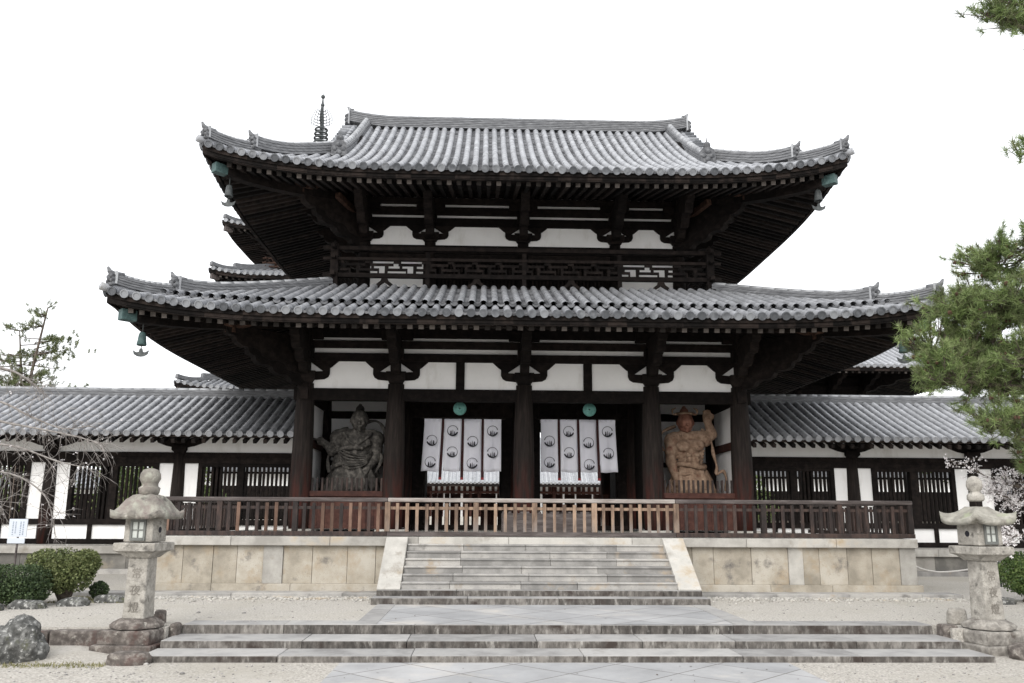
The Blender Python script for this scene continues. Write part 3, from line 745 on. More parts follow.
def lattice(mb, x0, x1, y, z0, z1, t=.05):
    U = .76; h = (z1 - z0) / 5; n = int(round((x1 - x0) / U)); U = (x1 - x0) / n; k = U / 125
    def bx(a, b, r, dep): mb.box(x0 + i * U + a * k, x0 + i * U + b * k, y - dep, y + dep, z1 - (r + 1) * h, z1 - r * h)
    for i in range(n):
        bx(0, 16, 0, t * .5); bx(108, 125, 0, t * .5)
        bx(5, 108, 1, t * .48)
        bx(10, 22, 2, t * .5); bx(70, 86, 2, t * .5)
        bx(0, 45, 3, t * .48); bx(70, 125, 3, t * .48)
        bx(38, 45, 4, t * .5); bx(70, 83, 4, t * .5)
def balcony_side(axis):
    pass
bal = MB()
for x in (-BX, BX):
    mb = MB(); mb.box(x - .11, x + .11, BY - .11, BY + .11, 6.74, 8.06); mb.lathe([(.06, 0), (.085, .05), (.06, .11), (.015, .17)], (x, BY, 8.06), 10); mb.build('balcony_post', wood, gate, bev=.006)
for x in (-2.77, .02, 2.80):
    MB().box(x - .06, x + .06, BY - .05, BY + .05, 6.86, 7.90).build('balcony_post', wood, gate, bev=.004)
def rail(z0, z1, t, ext):
    MB().box(-BX - ext, BX + ext, BY - t / 2, BY + t / 2, z0, z1).build('balcony_rail', wood, gate, bev=.01)
    for X in (-BX, BX): MB().box(X - t / 2 + .003, X + t / 2 - .003, BY - ext, 7.97 + ext, z0 + .004, z1 - .004).build('balcony_rail', wood, gate, bev=.01)
    MB().box(-BX - ext, BX + ext, 7.97 - t / 2, 7.97 + t / 2, z0, z1).build('balcony_rail', wood, gate, bev=.01)
rail(7.94, 8.06, .12, .34); rail(7.63, 7.72, .13, .32); rail(7.12, 7.25, .13, .32); rail(6.74, 6.85, .16, .30)
xs = [-BX + .11, -2.83, -.04, 2.74, BX - .11]
for a, b in zip(xs[:-1], xs[1:]):
    mb = MB(); lattice(mb, a + .06, b - .0, BY, 7.252, 7.628); mb.build('balcony_lattice', wood, gate)
for x in (-4.0, -1.35, 1.38, 4.0):
    mb = MB()
    for s in (-1, 1):
        q = [(0, .27), (s * .08, .27), (s * .12, .17), (s * .26, .06), (s * .36, .03), (s * .36, 0), (s * .20, 0), (s * .1, .07), (0, .14)]
        if s < 0: q = q[::-1]
        mb.prism(q, (x, BY, 6.85), (1, 0, 0), (0, 0, 1), (0, 1, 0), .09)
    mb.build('forked_strut', wood, gate)
for X in (-BX, BX):
    mb = MB()
    for i in range(9): mb.box(X - .025, X + .025, BY + .4 + i * .85, BY + .5 + i * .85, 6.85, 7.94)
    mb.box(X - .02, X + .02, BY + .12, 7.9, 7.40, 7.46)
    mb.build('balcony_side_lattice', wood, gate)

# --- upper roof (hip and gable)
A_ = .72
upprof = lambda d: 4.32 * (A_ * (d / 6.76) + (1 - A_) * (d / 6.76) ** 2)
UR = Roof(0, 4.23, 8.50, 6.76, 9.24, upprof, .60, 6.0)
GX = 5.98; GD = 8.50 - 5.36
utm, upm, uem = MB(), MB(), MB()
for f in 'fb':
    lim = lambda u: 6.70 if abs(u) < GX else 8.50 - abs(u)
    tiles(UR, f, lim, utm, upm, uem, n=7 if f == 'f' else 4, pstep=.2 if f == 'f' else 1.0, rad=.092)
for f in 'lr':
    lim = lambda u: min(GD, 6.76 - abs(u))
    tiles(UR, f, lim, utm, upm, uem, n=5, pstep=1.0)
uroof = utm.build('roof', tile, gate); upm.build('pan_tiles', panm, uroof); uem.build('eave_end_tiles', tilee, uroof)
# gable walls and the short verge tiles beyond the descending ridges
for sx in (-1, 1):
    mb = MB(); mb.prism([(-4.0, UR.z0 + upprof(2.6) - .3), (4.0, UR.z0 + upprof(2.6) - .3), (2.0, 12.3), (0, 13.4), (-2.0, 12.3)][::1], (sx * 5.2, 4.23, 0), (0, 1, 0), (0, 0, 1), (1, 0, 0), .12)
    mb.build('gable_wall', wood, uroof)
    for f in 'fb':
        vm = MB(); d = 2.7
        while d < 6.6:
            p = UR.p(f, 0, d); nn, t = UR.nrm(f, 0, d); nn = V((0, nn.y, nn.z))
            c = V((sx * 5.92, p.y, p.z)) + nn * .04
            vm.tube([c - V((sx * .35, 0, 0)), c + V((sx * .16, 0, 0))], [.075, .08], 9); d += .30
        vm.build('verge_tiles', tilee, uroof)
        # descending ridge
        path = []; d0, d1 = 2.62, 6.62; n = 16
        for i in range(n + 1):
            d = d0 + (d1 - d0) * i / n; p = UR.p(f, 0, d); path.append(V((sx * (5.38 - .12 * i / n), p.y, p.z + .03)))
        rm, cm = MB(), MB(); ridge(rm, cm, path, .34, .30, 4, .09)
        o = rm.build('descending_ridge', tiled, uroof); cm.build('cap_tiles', tiled2, o)
        om = MB(); sy = -1 if f == 'f' else 1; e = V((0, sy, 0)); c = path[0] + e * .10
        om.prism([(-.22, -.05), (.22, -.05), (.23, .22), (.18, .36), (.09, .43), (-.09, .43), (-.18, .36), (-.23, .22)], c, V((1, 0, 0)), V((0, 0, 1)), V((0, 1, 0)), .18)
        om.ball(c + V((0, -.0, .52)), .115, 10, 8); om.tube([c + V((0, 0, .58)), c + V((0, 0, .78))], [.03, .006], 6)
        for a, b, r in ((0, .30, .10), (-.12, .16, .085), (.12, .16, .085), (0, .05, .10)): om.ball(c + e * .06 + V((a, 0, b)), r, 8, 6)
        om.build('ridge_end_tile', oniw, o)
        # bargeboard below the verge
        bp = [V((sx * 5.98, UR.p(f, 0, d0 + (6.6 - d0) * i / 10).y, UR.p(f, 0, d0 + (6.6 - d0) * i / 10).z - .12)) for i in range(11)]
        bm = MB()
        for a, b in zip(bp[:-1], bp[1:]): bm.beam(a, b, .07, .26)
        bm.build('bargeboard', wood, uroof)
path = []
for i in range(41):
    x = -5.84 + 11.68 * i / 40; t = max(0, 1 - (5.84 - abs(x)) / 1.7); path.append(V((x, 4.23, 13.52 + .20 * t ** 2)))
rm, cm = MB(), MB(); ridge(rm, cm, path, .42, .40, 6, .095)
mr = rm.build('main_ridge', tiled, uroof); cm.build('cap_tiles', tiled2, mr)
for sx in (-1, 1):
    om = MB(); onigawara(om, V((sx * 5.92, 4.23, 13.60)), (sx, 0, 0), .80); om.build('ridge_end_tile', oniw, mr)
    MB().beam((sx * 5.86, 4.23, 13.6), (sx * 5.86, 4.23, 14.20), .46, .05, up=V((sx, 0, 0))).build('mortar_edge', tiled2, mr)
    tp = MB(); a = V((sx * 5.75, 4.23, 14.16)); tp.tube([a, a + V((sx * .12, 0, .04)), a + V((sx * .2, 0, .16))], [.09, .075, .03], 8); tp.build('ridge_tip', tiled, mr)
hip_ridges(UR, uroof, .14, 1.08, 3.1, .10, .12, .33, .26, wi=.33)
fa = MB(); so_ = MB(); side = MB(); fr = MB()
for f in 'fblr':
    fascia(fa, UR, f, .02, .25); soffit_board(so_, UR, f, 3.9, .25, .27)
    for u, a, b in rafters(UR, f, 3.85, .25, .27):
        (fr if f == 'f' else side).beam(a, b, .105, .125)
fa.build('upper_eave_board', raft, gate); so_.build('upper_soffit', raft, gate)
en = MB()
for u, a, b in rafters(UR, 'f', 3.85, .25, .27):
    d = (a - b).normalized(); en.beam(a + d * .004, a, .12, .155)
o = fr.build('upper_rafters', raft, gate); o['kind'] = 'stuff'; en.build('upper_rafter_ends', raftend, o)
o = side.build('upper_side_rafters', raft, gate); o['kind'] = 'stuff'
hip_rafters(UR, .25, .27, 4.2, None)

# ------------------------------------------------------------------ wind bells under the four front eave corners
def wind_bell(loc, label):
    t = thing('wind_bell', label, 'bell', loc, 'wind bells hanging under the eave corners'); L = V(loc)
    mb = MB(); mb.lathe([(.025, 0), (.065, -.02), (.085, -.09), (.095, -.20), (.115, -.31), (.10, -.33), (.085, -.30), (.05, -.03)], L, 14); mb.build('bell_body', bronze if loc[2] < 6 else bronzed, t)
    mb = MB(); mb.tube([L + V((0, 0, .34)), L], .012, 6); mb.tube([L + V((0, 0, -.04)), L + V((0, 0, -.42))], .01, 6); mb.build('chain', bronzed, t)
    mb = MB(); o = L + V((0, 0, -.42))
    mb.prism([(-.19, -.02), (-.16, -.12), (-.08, -.17), (0, -.18), (.08, -.17), (.16, -.12), (.19, -.02), (.10, -.07), (.05, -.06), (.03, .02), (-.03, .02), (-.05, -.06), (-.10, -.07)], o, (1, 0, 0), (0, 0, 1), (0, 1, 0), .02); mb.build('wind_plate', bronzed, t)
wind_bell((-9.20, -3.23, 4.66), 'green bronze wind bell under the lower left eave corner')
wind_bell((9.13, -3.16, 4.72), 'green bronze wind bell under the lower right eave corner beside the pine')
wind_bell((-7.86, -1.89, 8.92), 'dark wind bell under the upper left eave corner')
wind_bell((7.83, -1.86, 9.10), 'dark wind bell under the upper right eave corner')

# ------------------------------------------------------------------ gongs and door curtains
for x, lab in ((-1.77, 'round green bronze gong hanging above the left door curtain'), (1.86, 'round green bronze gong hanging above the right door curtain')):
    t = thing('bronze_gong', lab, 'gong', (x, .45, 3.35), 'bronze gongs above the doors')
    mb = MB(); Lc = V((x, .45, 3.36)); prof = [(.02, -.07), (.11, -.07), (.12, -.055), (.17, -.05), (.185, -.03), (.185, .03), (.17, .05), (.02, .07)]
    vs = []; n = 24
    for r, y in prof:
        for j in range(n): vs.append(Lc + V((r * math.cos(2 * math.pi * j / n), y, r * math.sin(2 * math.pi * j / n))))
    fs = [(i * n + j, i * n + (j + 1) % n, (i + 1) * n + (j + 1) % n, (i + 1) * n + j) for i in range(len(prof) - 1) for j in range(n)] + [list(range(n)), list(range((len(prof) - 1) * n, len(prof) * n))[::-1]]
    mb.add(vs, fs, True); mb.build('gong_body', bronzeg, t)
    mb = MB(); mb.tube([Lc + V((-.07, 0, .17)), Lc + V((-.07, 0, .45))], .012, 6); mb.tube([Lc + V((.07, 0, .17)), Lc + V((.07, 0, .45))], .012, 6)
    mb.box(x - .25, x + .25, .42, .48, 3.80, 3.84); mb.build('hanger', wood, t)

def crest_mesh(mb, c, r, flip):
    """round crest: ring that swells at the foot, with flame strokes inside; lies in the XZ plane facing -Y"""
    n = 28; s = -1 if flip else 1
    out_, inn = [], []
    for i in range(n + 1):
        a = R(-90) + 2 * math.pi * i / n
        k = (1 + math.cos(a + R(90) + s * .5)) / 2; gapf = .085 + .24 * k ** 2.5
        out_.append(c + V((math.cos(a) * r, 0, math.sin(a) * r))); q = r * (1 - gapf)
        inn.append(c + V((math.cos(a) * q, 0, math.sin(a) * q)))
    for i in range(n):
        mid = 2 * math.pi * (i + .5) / n
        if abs(mid - (math.pi + s * 1.5)) < .22: continue
        mb.add([out_[i], out_[i + 1], inn[i + 1], inn[i]], [(0, 1, 2, 3)])
    for x, h, wd in ((-.34, .0, .07), (-.04, .22, .055), (.28, .10, .13)):
        P = [(x - wd, -.66), (x + wd * 1.6, -.70), (x + wd * 1.1, -.3), (x + wd * 1.2, h - .25), (x + wd * .2, h), (x - wd * .6, h - .35)]
        mb.add([c + V((s * a * r, -.001, b * r)) for a, b in P], [list(range(6)) if s > 0 else list(range(6))[::-1]])

def curtain(xl, xr, zt, zb, skew, label, rows):
    y = 1.0
    t = thing('door_curtain', label, 'curtain', ((xl + xr) / 2, y, zt), 'white crested curtains in the doorways')
    MB().tube([(xl - .12, y, zt + .01), (xr + .12, y, zt + .01)], .022, 8).build('curtain_rod', wood, t)
    for q in (xl - .06, (xl + xr) / 2, xr + .06): MB().tube([(q, y, zt), (q, y, 4.6)], .008, 6).build('hanging_cord', wood, t)
    n = 4; gap = .075; wd = (xr - xl - gap * 3) / 4
    for i in range(n):
        a = xl + i * (wd + gap); sk = skew[i]
        def P(u, v):      # u across 0..1, v down 0..1
            z = zt + (zb - zt) * v + .012 * math.sin(u * 6 + i) * v
            return V((a + wd * (u + (.02 * (u - .5) * v)) + sk * v ** 1.3, y - .02 + .030 * math.sin(u * 8 + i * 2.3 + v * 2.5) * (v ** .6) + .012 * math.sin(u * 19 + i) + .05 * sk * v, z))
        mb = MB(); nu, nv = 8, 12
        vs = [P(u / nu, v / nv) for v in range(nv + 1) for u in range(nu + 1)]
        fs = [(v * (nu + 1) + u, v * (nu + 1) + u + 1, (v + 1) * (nu + 1) + u + 1, (v + 1) * (nu + 1) + u) for v in range(nv) for u in range(nu)]
        mb.add(vs, fs, True); o = mb.build('curtain_panel', cloth, t)
        md = o.modifiers.new('solid', 'SOLIDIFY'); md.thickness = .004
        hem = MB(); hem.add([P(0, .0) + V((0, -.006, 0)), P(1, 0) + V((0, -.006, 0)), P(1, .075) + V((0, -.006, 0)), P(0, .075) + V((0, -.006, 0))], [(0, 1, 2, 3)]); hem.build('hem', cloth, o)
        for k, v in enumerate(rows[i]):
            cm = MB(); c = P(.5, v) + V((0, -.035, 0)); crest_mesh(cm, c, .155, (i + k) % 2); cm.build('crest', crest, o)
        if i < 3:
            p0 = P(1, 0); p1 = P(1, 1)
            q0 = V((p0.x + gap / 2, y + .03, zt)); q1 = V((p1.x + gap / 2, y + .03, zb - .16))
            mb = MB(); mb.beam(q0, q1, .085, .02, up=V((0, 1, 0))); o2 = mb.build('cord', cord, t)
            MB().beam(q1, q1 + V((0, 0, -.07)), .085, .025, up=V((0, 1, 0))).build('cord_tip', red, o2)
curtain(-2.78, -.60, 3.13, 1.65, [-.065, -.015, 0, 0], 'white curtain with round black crests in the left doorway', [(.42, .83), (.23, .63), (.43, .84), (.23, .64)])
curtain(.53, 2.66, 3.14, 1.65, [.01, .025, .035, .05], 'white curtain with round black crests in the right doorway', [(.42, .82), (.23, .63), (.44, .85), (.23, .64)])

# ------------------------------------------------------------------ guardian statues
def capsule(mb, a, b, ra, rb, n=12):
    a, b = V(a), V(b); mb.tube([a, b], [ra, rb], n); mb.ball(a, ra, n, 8); mb.ball(b, rb, n, 8)
def fuse(o, vox, sm=4):
    md = o.modifiers.new('remesh', 'REMESH'); md.mode = 'VOXEL'; md.voxel_size = vox; md.use_smooth_shade = True
    m2 = o.modifiers.new('smooth', 'SMOOTH'); m2.iterations = sm; m2.factor = .5
def ribbon(mb, pts, w, t=.05):
    pts = [V(p) for p in pts]
    # smooth by subdividing with Catmull-Rom
    q = []
    for i in range(len(pts) - 1):
        p0, p1, p2, p3 = pts[max(i - 1, 0)], pts[i], pts[i + 1], pts[min(i + 2, len(pts) - 1)]
        for k in range(5):
            s = k / 5; q.append(.5 * ((2 * p1) + (p2 - p0) * s + (2 * p0 - 5 * p1 + 4 * p2 - p3) * s * s + (3 * p1 - p0 - 3 * p2 + p3) * s ** 3))
    q.append(pts[-1]); mb.tube(q, [w * (.75 + .25 * math.sin(i * .8)) for i in range(len(q))], 8)
def hand(mb, w, d, up, r, spread=1, curl=.5):
    """palm and five fingers; w wrist, d direction of the hand, up = back of the hand"""
    w, d, up = V(w), V(d).normalized(), V(up).normalized(); l = d.cross(up).normalized()
    mb.ball(w + d * r * 1.1, r, 10, 7, (1, 1, 1)); capsule(mb, w + d * r * .5 - l * r * .5, w + d * r * 1.7 - l * r * .6, r * .55, r * .5); capsule(mb, w + d * r * .5 + l * r * .5, w + d * r * 1.7 + l * r * .6, r * .55, r * .5)
    for i, ln in enumerate((1.5, 1.8, 1.7, 1.3)):
        o = w + d * r * 1.8 + l * r * (-.78 + .52 * i) * spread; k = o + d * r * ln * .5 - up * r * .15 * curl; e = k + d * r * ln * .5 * (1 - curl) - up * r * ln * .5 * curl
        capsule(mb, o, k, r * .24, r * .22, 8); capsule(mb, k, e, r * .22, r * .18, 8)
    o = w + d * r * .7 - l * r * .8; k = o - l * r * .6 + d * r * .5; capsule(mb, o, k, r * .28, r * .24, 8); capsule(mb, k, k + d * r * .6 + l * r * .1, r * .24, r * .2, 8)
def face(mb, c, s, fw):
    """brow, eyes, nose, mouth, ears on a head of half-height s"""
    fw = V(fw).normalized(); l = fw.cross(V((0, 0, 1))).normalized(); up = V((0, 0, 1))
    mb.ball(c, s, 16, 12, (.80, .86, 1.02)); mb.ball(c - up * s * .45 + fw * s * .12, s * .66, 12, 8, (1, .95, .85))
    capsule(mb, c + up * s * .2 + fw * s * .72 - l * s * .38, c + up * s * .12 + fw * s * .82, s * .13, s * .11, 8)
    capsule(mb, c + up * s * .2 + fw * s * .72 + l * s * .38, c + up * s * .12 + fw * s * .82, s * .13, s * .11, 8)
    for q in (-1, 1): mb.ball(c + up * s * .02 + fw * s * .74 + l * q * s * .3, s * .13, 8, 6); mb.ball(c + l * q * s * .82 - up * s * .05, s * .2, 8, 6, (.5, .5, 1.3)); mb.ball(c - up * s * .2 + fw * s * .6 + l * q * s * .38, s * .2, 8, 6)
    capsule(mb, c + up * s * .08 + fw * s * .82, c - up * s * .2 + fw * s * .98, s * .08, s * .14, 8)
    capsule(mb, c - up * s * .45 + fw * s * .78 - l * s * .22, c - up * s * .45 + fw * s * .78 + l * s * .22, s * .09, s * .09, 8)
    mb.ball(c - up * s * .78 + fw * s * .58, s * .22, 8, 6)

def statue_right():
    X, Y = 4.85, 1.35
    t = thing('guardian_statue', 'bare chested reddish clay guardian statue with raised fist in the right niche', 'statue', (X, Y, .5), 'guardian statues in the gate niches')
    b = MB(); P = lambda x, y, z: V((X + x, Y + y, z))
    MB().lathe([(.75, 0), (.78, .12), (.6, .3), (.5, .36)], (X, Y, .5), 14).build('rock_base', clay, t)
    # legs, hips, torso swung to one side
    for s, kx in ((-1, -.42), (1, .42)):
        capsule(b, P(s * .2, 0, 1.62), P(kx, -.12, 1.18), .26, .20); capsule(b, P(kx, -.12, 1.18), P(kx * 1.05, .02, .92), .20, .13); b.ball(P(kx * 1.05, -.12, .90), .13, 10, 7, (.9, 1.6, .6))
    b.ball(P(.02, 0, 1.72), .40, 14, 9, (1.05, .8, .8)); b.ball(P(.03, -.08, 1.96), .34, 14, 9, (.98, .82, .95))
    b.ball(P(-.02, 0, 2.36), .41, 14, 9, (1.06, .74, .95))
    b.ball(P(-.22, -.27, 2.42), .21, 12, 8, (1.05, .6, .78)); b.ball(P(.18, -.27, 2.44), .21, 12, 8, (1.05, .6, .78))
    for i in range(3):
        for s in (-1, 1): b.ball(P(.03 + s * .115, -.36, 2.16 - i * .15), .10, 8, 6, (1.0, .75, .66))
    for s in (-1, 1):
        for i in range(4): b.ball(P(s * (.36 - .02 * i), -.16, 2.3 - i * .1), .07, 8, 6, (1.2, 1.2, .5))
    capsule(b, P(-.08, -.02, 2.66), P(-.10, -.05, 2.92), .19, .16); capsule(b, P(-.42, 0, 2.66), P(.38, 0, 2.70), .20, .20)
    # hanging arm (left in the picture)
    b.ball(P(-.50, -.02, 2.58), .23, 12, 8, (1, 1, 1.05)); capsule(b, P(-.52, -.03, 2.52), P(-.56, -.10, 1.98), .19, .15); b.ball(P(-.55, -.12, 2.28), .19, 10, 7, (1, 1, 1.3))
    capsule(b, P(-.56, -.10, 1.98), P(-.48, -.30, 1.52), .16, .10); hand(b, P(-.48, -.31, 1.50), (.12, -.2, -1), (-1, -.2, 0), .125, 1, .75)
    # raised arm with the fist
    b.ball(P(.46, 0, 2.64), .23, 12, 8); capsule(b, P(.46, 0, 2.64), P(.70, -.02, 2.78), .18, .15); capsule(b, P(.70, -.02, 2.78), P(.56, -.08, 3.12), .15, .11)
    hand(b, P(.56, -.08, 3.12), (-.05, -.1, 1), (.4, .8, 0), .13, .9, 1.0)
    o = b.build('body', clayr, t); fuse(o, .026, 1)
    h = MB(); face(h, P(-.10, -.10, 3.12), .30, (.0, -1, -.12)); h.ball(P(-.10, .0, 3.42), .14, 10, 8); capsule(h, P(-.10, 0, 3.42), P(-.10, .02, 3.56), .09, .06)
    ho = h.build('head', clayf, t); fuse(ho, .022, 2)
    c = MB(); c.lathe([(.245, 0), (.265, .03), (.245, .07)], P(-.10, -.02, 3.34), 18)
    for s in (-1, 1): ribbon(c, [P(-.10 + s * .2, -.05, 3.38), P(-.10 + s * .34, -.08, 3.36), P(-.10 + s * .36, -.08, 3.48), P(-.10 + s * .26, -.06, 3.54)], .035)
    c.build('crown', clayr, t)
    k = MB()      # skirt with folds
    n = 40; prof = [(1.86, .40, .03), (1.74, .46, .05), (1.5, .56, .06), (1.25, .66, .07), (1.02, .74, .09)]
    vs = []
    for z, r, a in prof:
        for j in range(n):
            th = 2 * math.pi * j / n; rr = r + a * math.sin(th * 9 + z * 2) + .03 * math.sin(th * 21 + z * 7); vs.append(P(rr * math.cos(th), rr * .72 * math.sin(th) - .03, z + .04 * math.sin(th * 2)))
    k.add(vs, [(i * n + j, (i + 1) * n + j, (i + 1) * n + (j + 1) % n, i * n + (j + 1) % n) for i in range(len(prof) - 1) for j in range(n)], True)
    k.tube([P(.42 * math.cos(i * math.pi / 10), .34 * math.sin(i * math.pi / 10) - .05, 1.86 + .05 * math.sin(i * math.pi / 5)) for i in range(21)], .075, 8)
    ko = k.build('skirt', clayr, t); md = ko.modifiers.new('solid', 'SOLIDIFY'); md.thickness = .04
    r = MB(); ribbon(r, [P(.42, .1, 2.95), P(.62, -.1, 2.6), P(.66, -.2, 2.2), P(.72, -.28, 1.85), P(.70, -.3, 1.62), P(.9, -.25, 1.72), P(1.0, -.2, 1.5), P(.98, -.18, 1.15)], .055)
    ribbon(r, [P(-.3, .3, 3.05), P(-.72, .2, 2.85), P(-.80, .1, 2.45), P(-.62, 0, 2.2), P(-.60, -.2, 1.85), P(-.35, -.34, 1.62), P(.05, -.4, 1.66)], .055)
    r.build('scarf', clayr, t)
statue_right()

def statue_left():
    X, Y = -4.72, 1.35
    t = thing('guardian_statue', 'dark grey robed clay guardian statue leaning forward in the left niche', 'statue', (X, Y, .5), 'guardian statues in the gate niches')
    b = MB(); P = lambda x, y, z: V((X + x, Y + y, z))
    MB().lathe([(.75, 0), (.78, .12), (.6, .3), (.5, .36)], (X, Y, .5), 14).build('rock_base', clay, t)
    for s, kx in ((-1, -.48), (1, .36)):
        capsule(b, P(s * .2 - .1, 0, 1.55), P(kx, -.12, 1.18), .27, .2); capsule(b, P(kx, -.12, 1.18), P(kx * 1.05, .02, .92), .2, .13); b.ball(P(kx * 1.05, -.12, .9), .13, 10, 7, (.9, 1.6, .6))
    b.ball(P(-.14, 0, 1.75), .42, 14, 9, (1.05, .8, .8)); b.ball(P(-.08, -.06, 2.08), .42, 14, 9, (1.05, .8, .95)); b.ball(P(-.02, -.02, 2.42), .48, 14, 9, (1.12, .76, .9))
    b.ball(P(-.20, -.26, 2.44), .22, 12, 8, (1.1, .6, .8)); b.ball(P(.2, -.26, 2.44), .22, 12, 8, (1.1, .6, .8))
    capsule(b, P(.0, -.02, 2.66), P(.06, -.08, 2.88), .2, .17); capsule(b, P(-.46, 0, 2.66), P(.44, 0, 2.64), .21, .21)
    # open hand held out to the side
    b.ball(P(-.54, 0, 2.60), .25, 12, 8); capsule(b, P(-.55, -.02, 2.56), P(-.66, -.12, 2.20), .2, .16); capsule(b, P(-.66, -.12, 2.20), P(-.86, -.30, 2.42), .15, .10)
    hand(b, P(-.86, -.30, 2.42), (-.6, -.25, .25), (.2, 0, 1), .125, 1.15, .25)
    # other arm down across, gripping
    b.ball(P(.54, 0, 2.56), .25, 12, 8); capsule(b, P(.54, -.02, 2.54), P(.58, -.10, 2.06), .2, .16); capsule(b, P(.58, -.10, 2.06), P(.30, -.36, 1.62), .16, .11)
    hand(b, P(.30, -.36, 1.60), (-.35, -.15, -.8), (.5, -.8, .2), .13, 1, .8)
    o = b.build('body', clay, t); fuse(o, .026, 1)
    h = MB(); face(h, P(.07, -.14, 3.10), .31, (.12, -1, -.2)); h.ball(P(.05, .0, 3.42), .13, 10, 8); capsule(h, P(.05, 0, 3.42), P(.05, .02, 3.55), .08, .05)
    ho = h.build('head', clay, t); fuse(ho, .022, 2)
    k = MB(); n = 48; prof = [(2.30, .50, .02), (2.1, .53, .04), (1.85, .52, .04), (1.78, .58, .05), (1.55, .68, .06), (1.3, .76, .07), (1.02, .82, .08)]
    vs = []
    for z, r, a in prof:
        for j in range(n):
            th = 2 * math.pi * j / n; rr = r + 1.5 * a * math.sin(th * 11 + z * 5) + .03 * math.sin(th * 23 - z * 9); vs.append(P(rr * math.cos(th) - .10, rr * .74 * math.sin(th) - .03, z + .06 * math.sin(th * 3) + .12 * math.cos(th)))
    k.add(vs, [(i * n + j, (i + 1) * n + j, (i + 1) * n + (j + 1) % n, i * n + (j + 1) % n) for i in range(len(prof) - 1) for j in range(n)], True)
    for zz in (1.86, 2.28): k.tube([P(.56 * math.cos(i * math.pi / 10) - .1, .44 * math.sin(i * math.pi / 10) - .05, zz + .12 * math.cos(i * math.pi / 10) + .04 * math.sin(i * math.pi / 3)) for i in range(21)], .06, 8)
    for i in range(6): ribbon(k, [P(-.62 + i * .05, -.34, 2.42 - i * .10), P(-.2, -.50 - .01 * i, 2.16 - i * .09), P(.30, -.46, 2.06 - i * .05), P(.48, -.2, 2.2)], .028)
    ribbon(k, [P(-.35, -.30, 2.72), P(-.1, -.44, 2.42), P(.25, -.46, 2.25)], .05); ribbon(k, [P(.45, -.2, 2.72), P(.25, -.42, 2.5), P(.0, -.46, 2.32)], .05)
    ko = k.build('robe', clay, t); md = ko.modifiers.new('solid', 'SOLIDIFY'); md.thickness = .04
    r = MB(); ribbon(r, [P(.0, .3, 3.0), P(.45, .25, 3.12), P(.72, .15, 2.9), P(.75, .05, 2.55), P(.62, -.1, 2.3), P(.75, -.2, 2.0), P(.6, -.3, 1.6)], .06)
    ribbon(r, [P(-.3, .25, 2.9), P(-.62, .15, 2.75), P(-.66, 0, 2.35), P(-.78, -.15, 2.0), P(-.72, -.2, 1.6)], .06)
    r.build('scarf', clay, t)
statue_left()

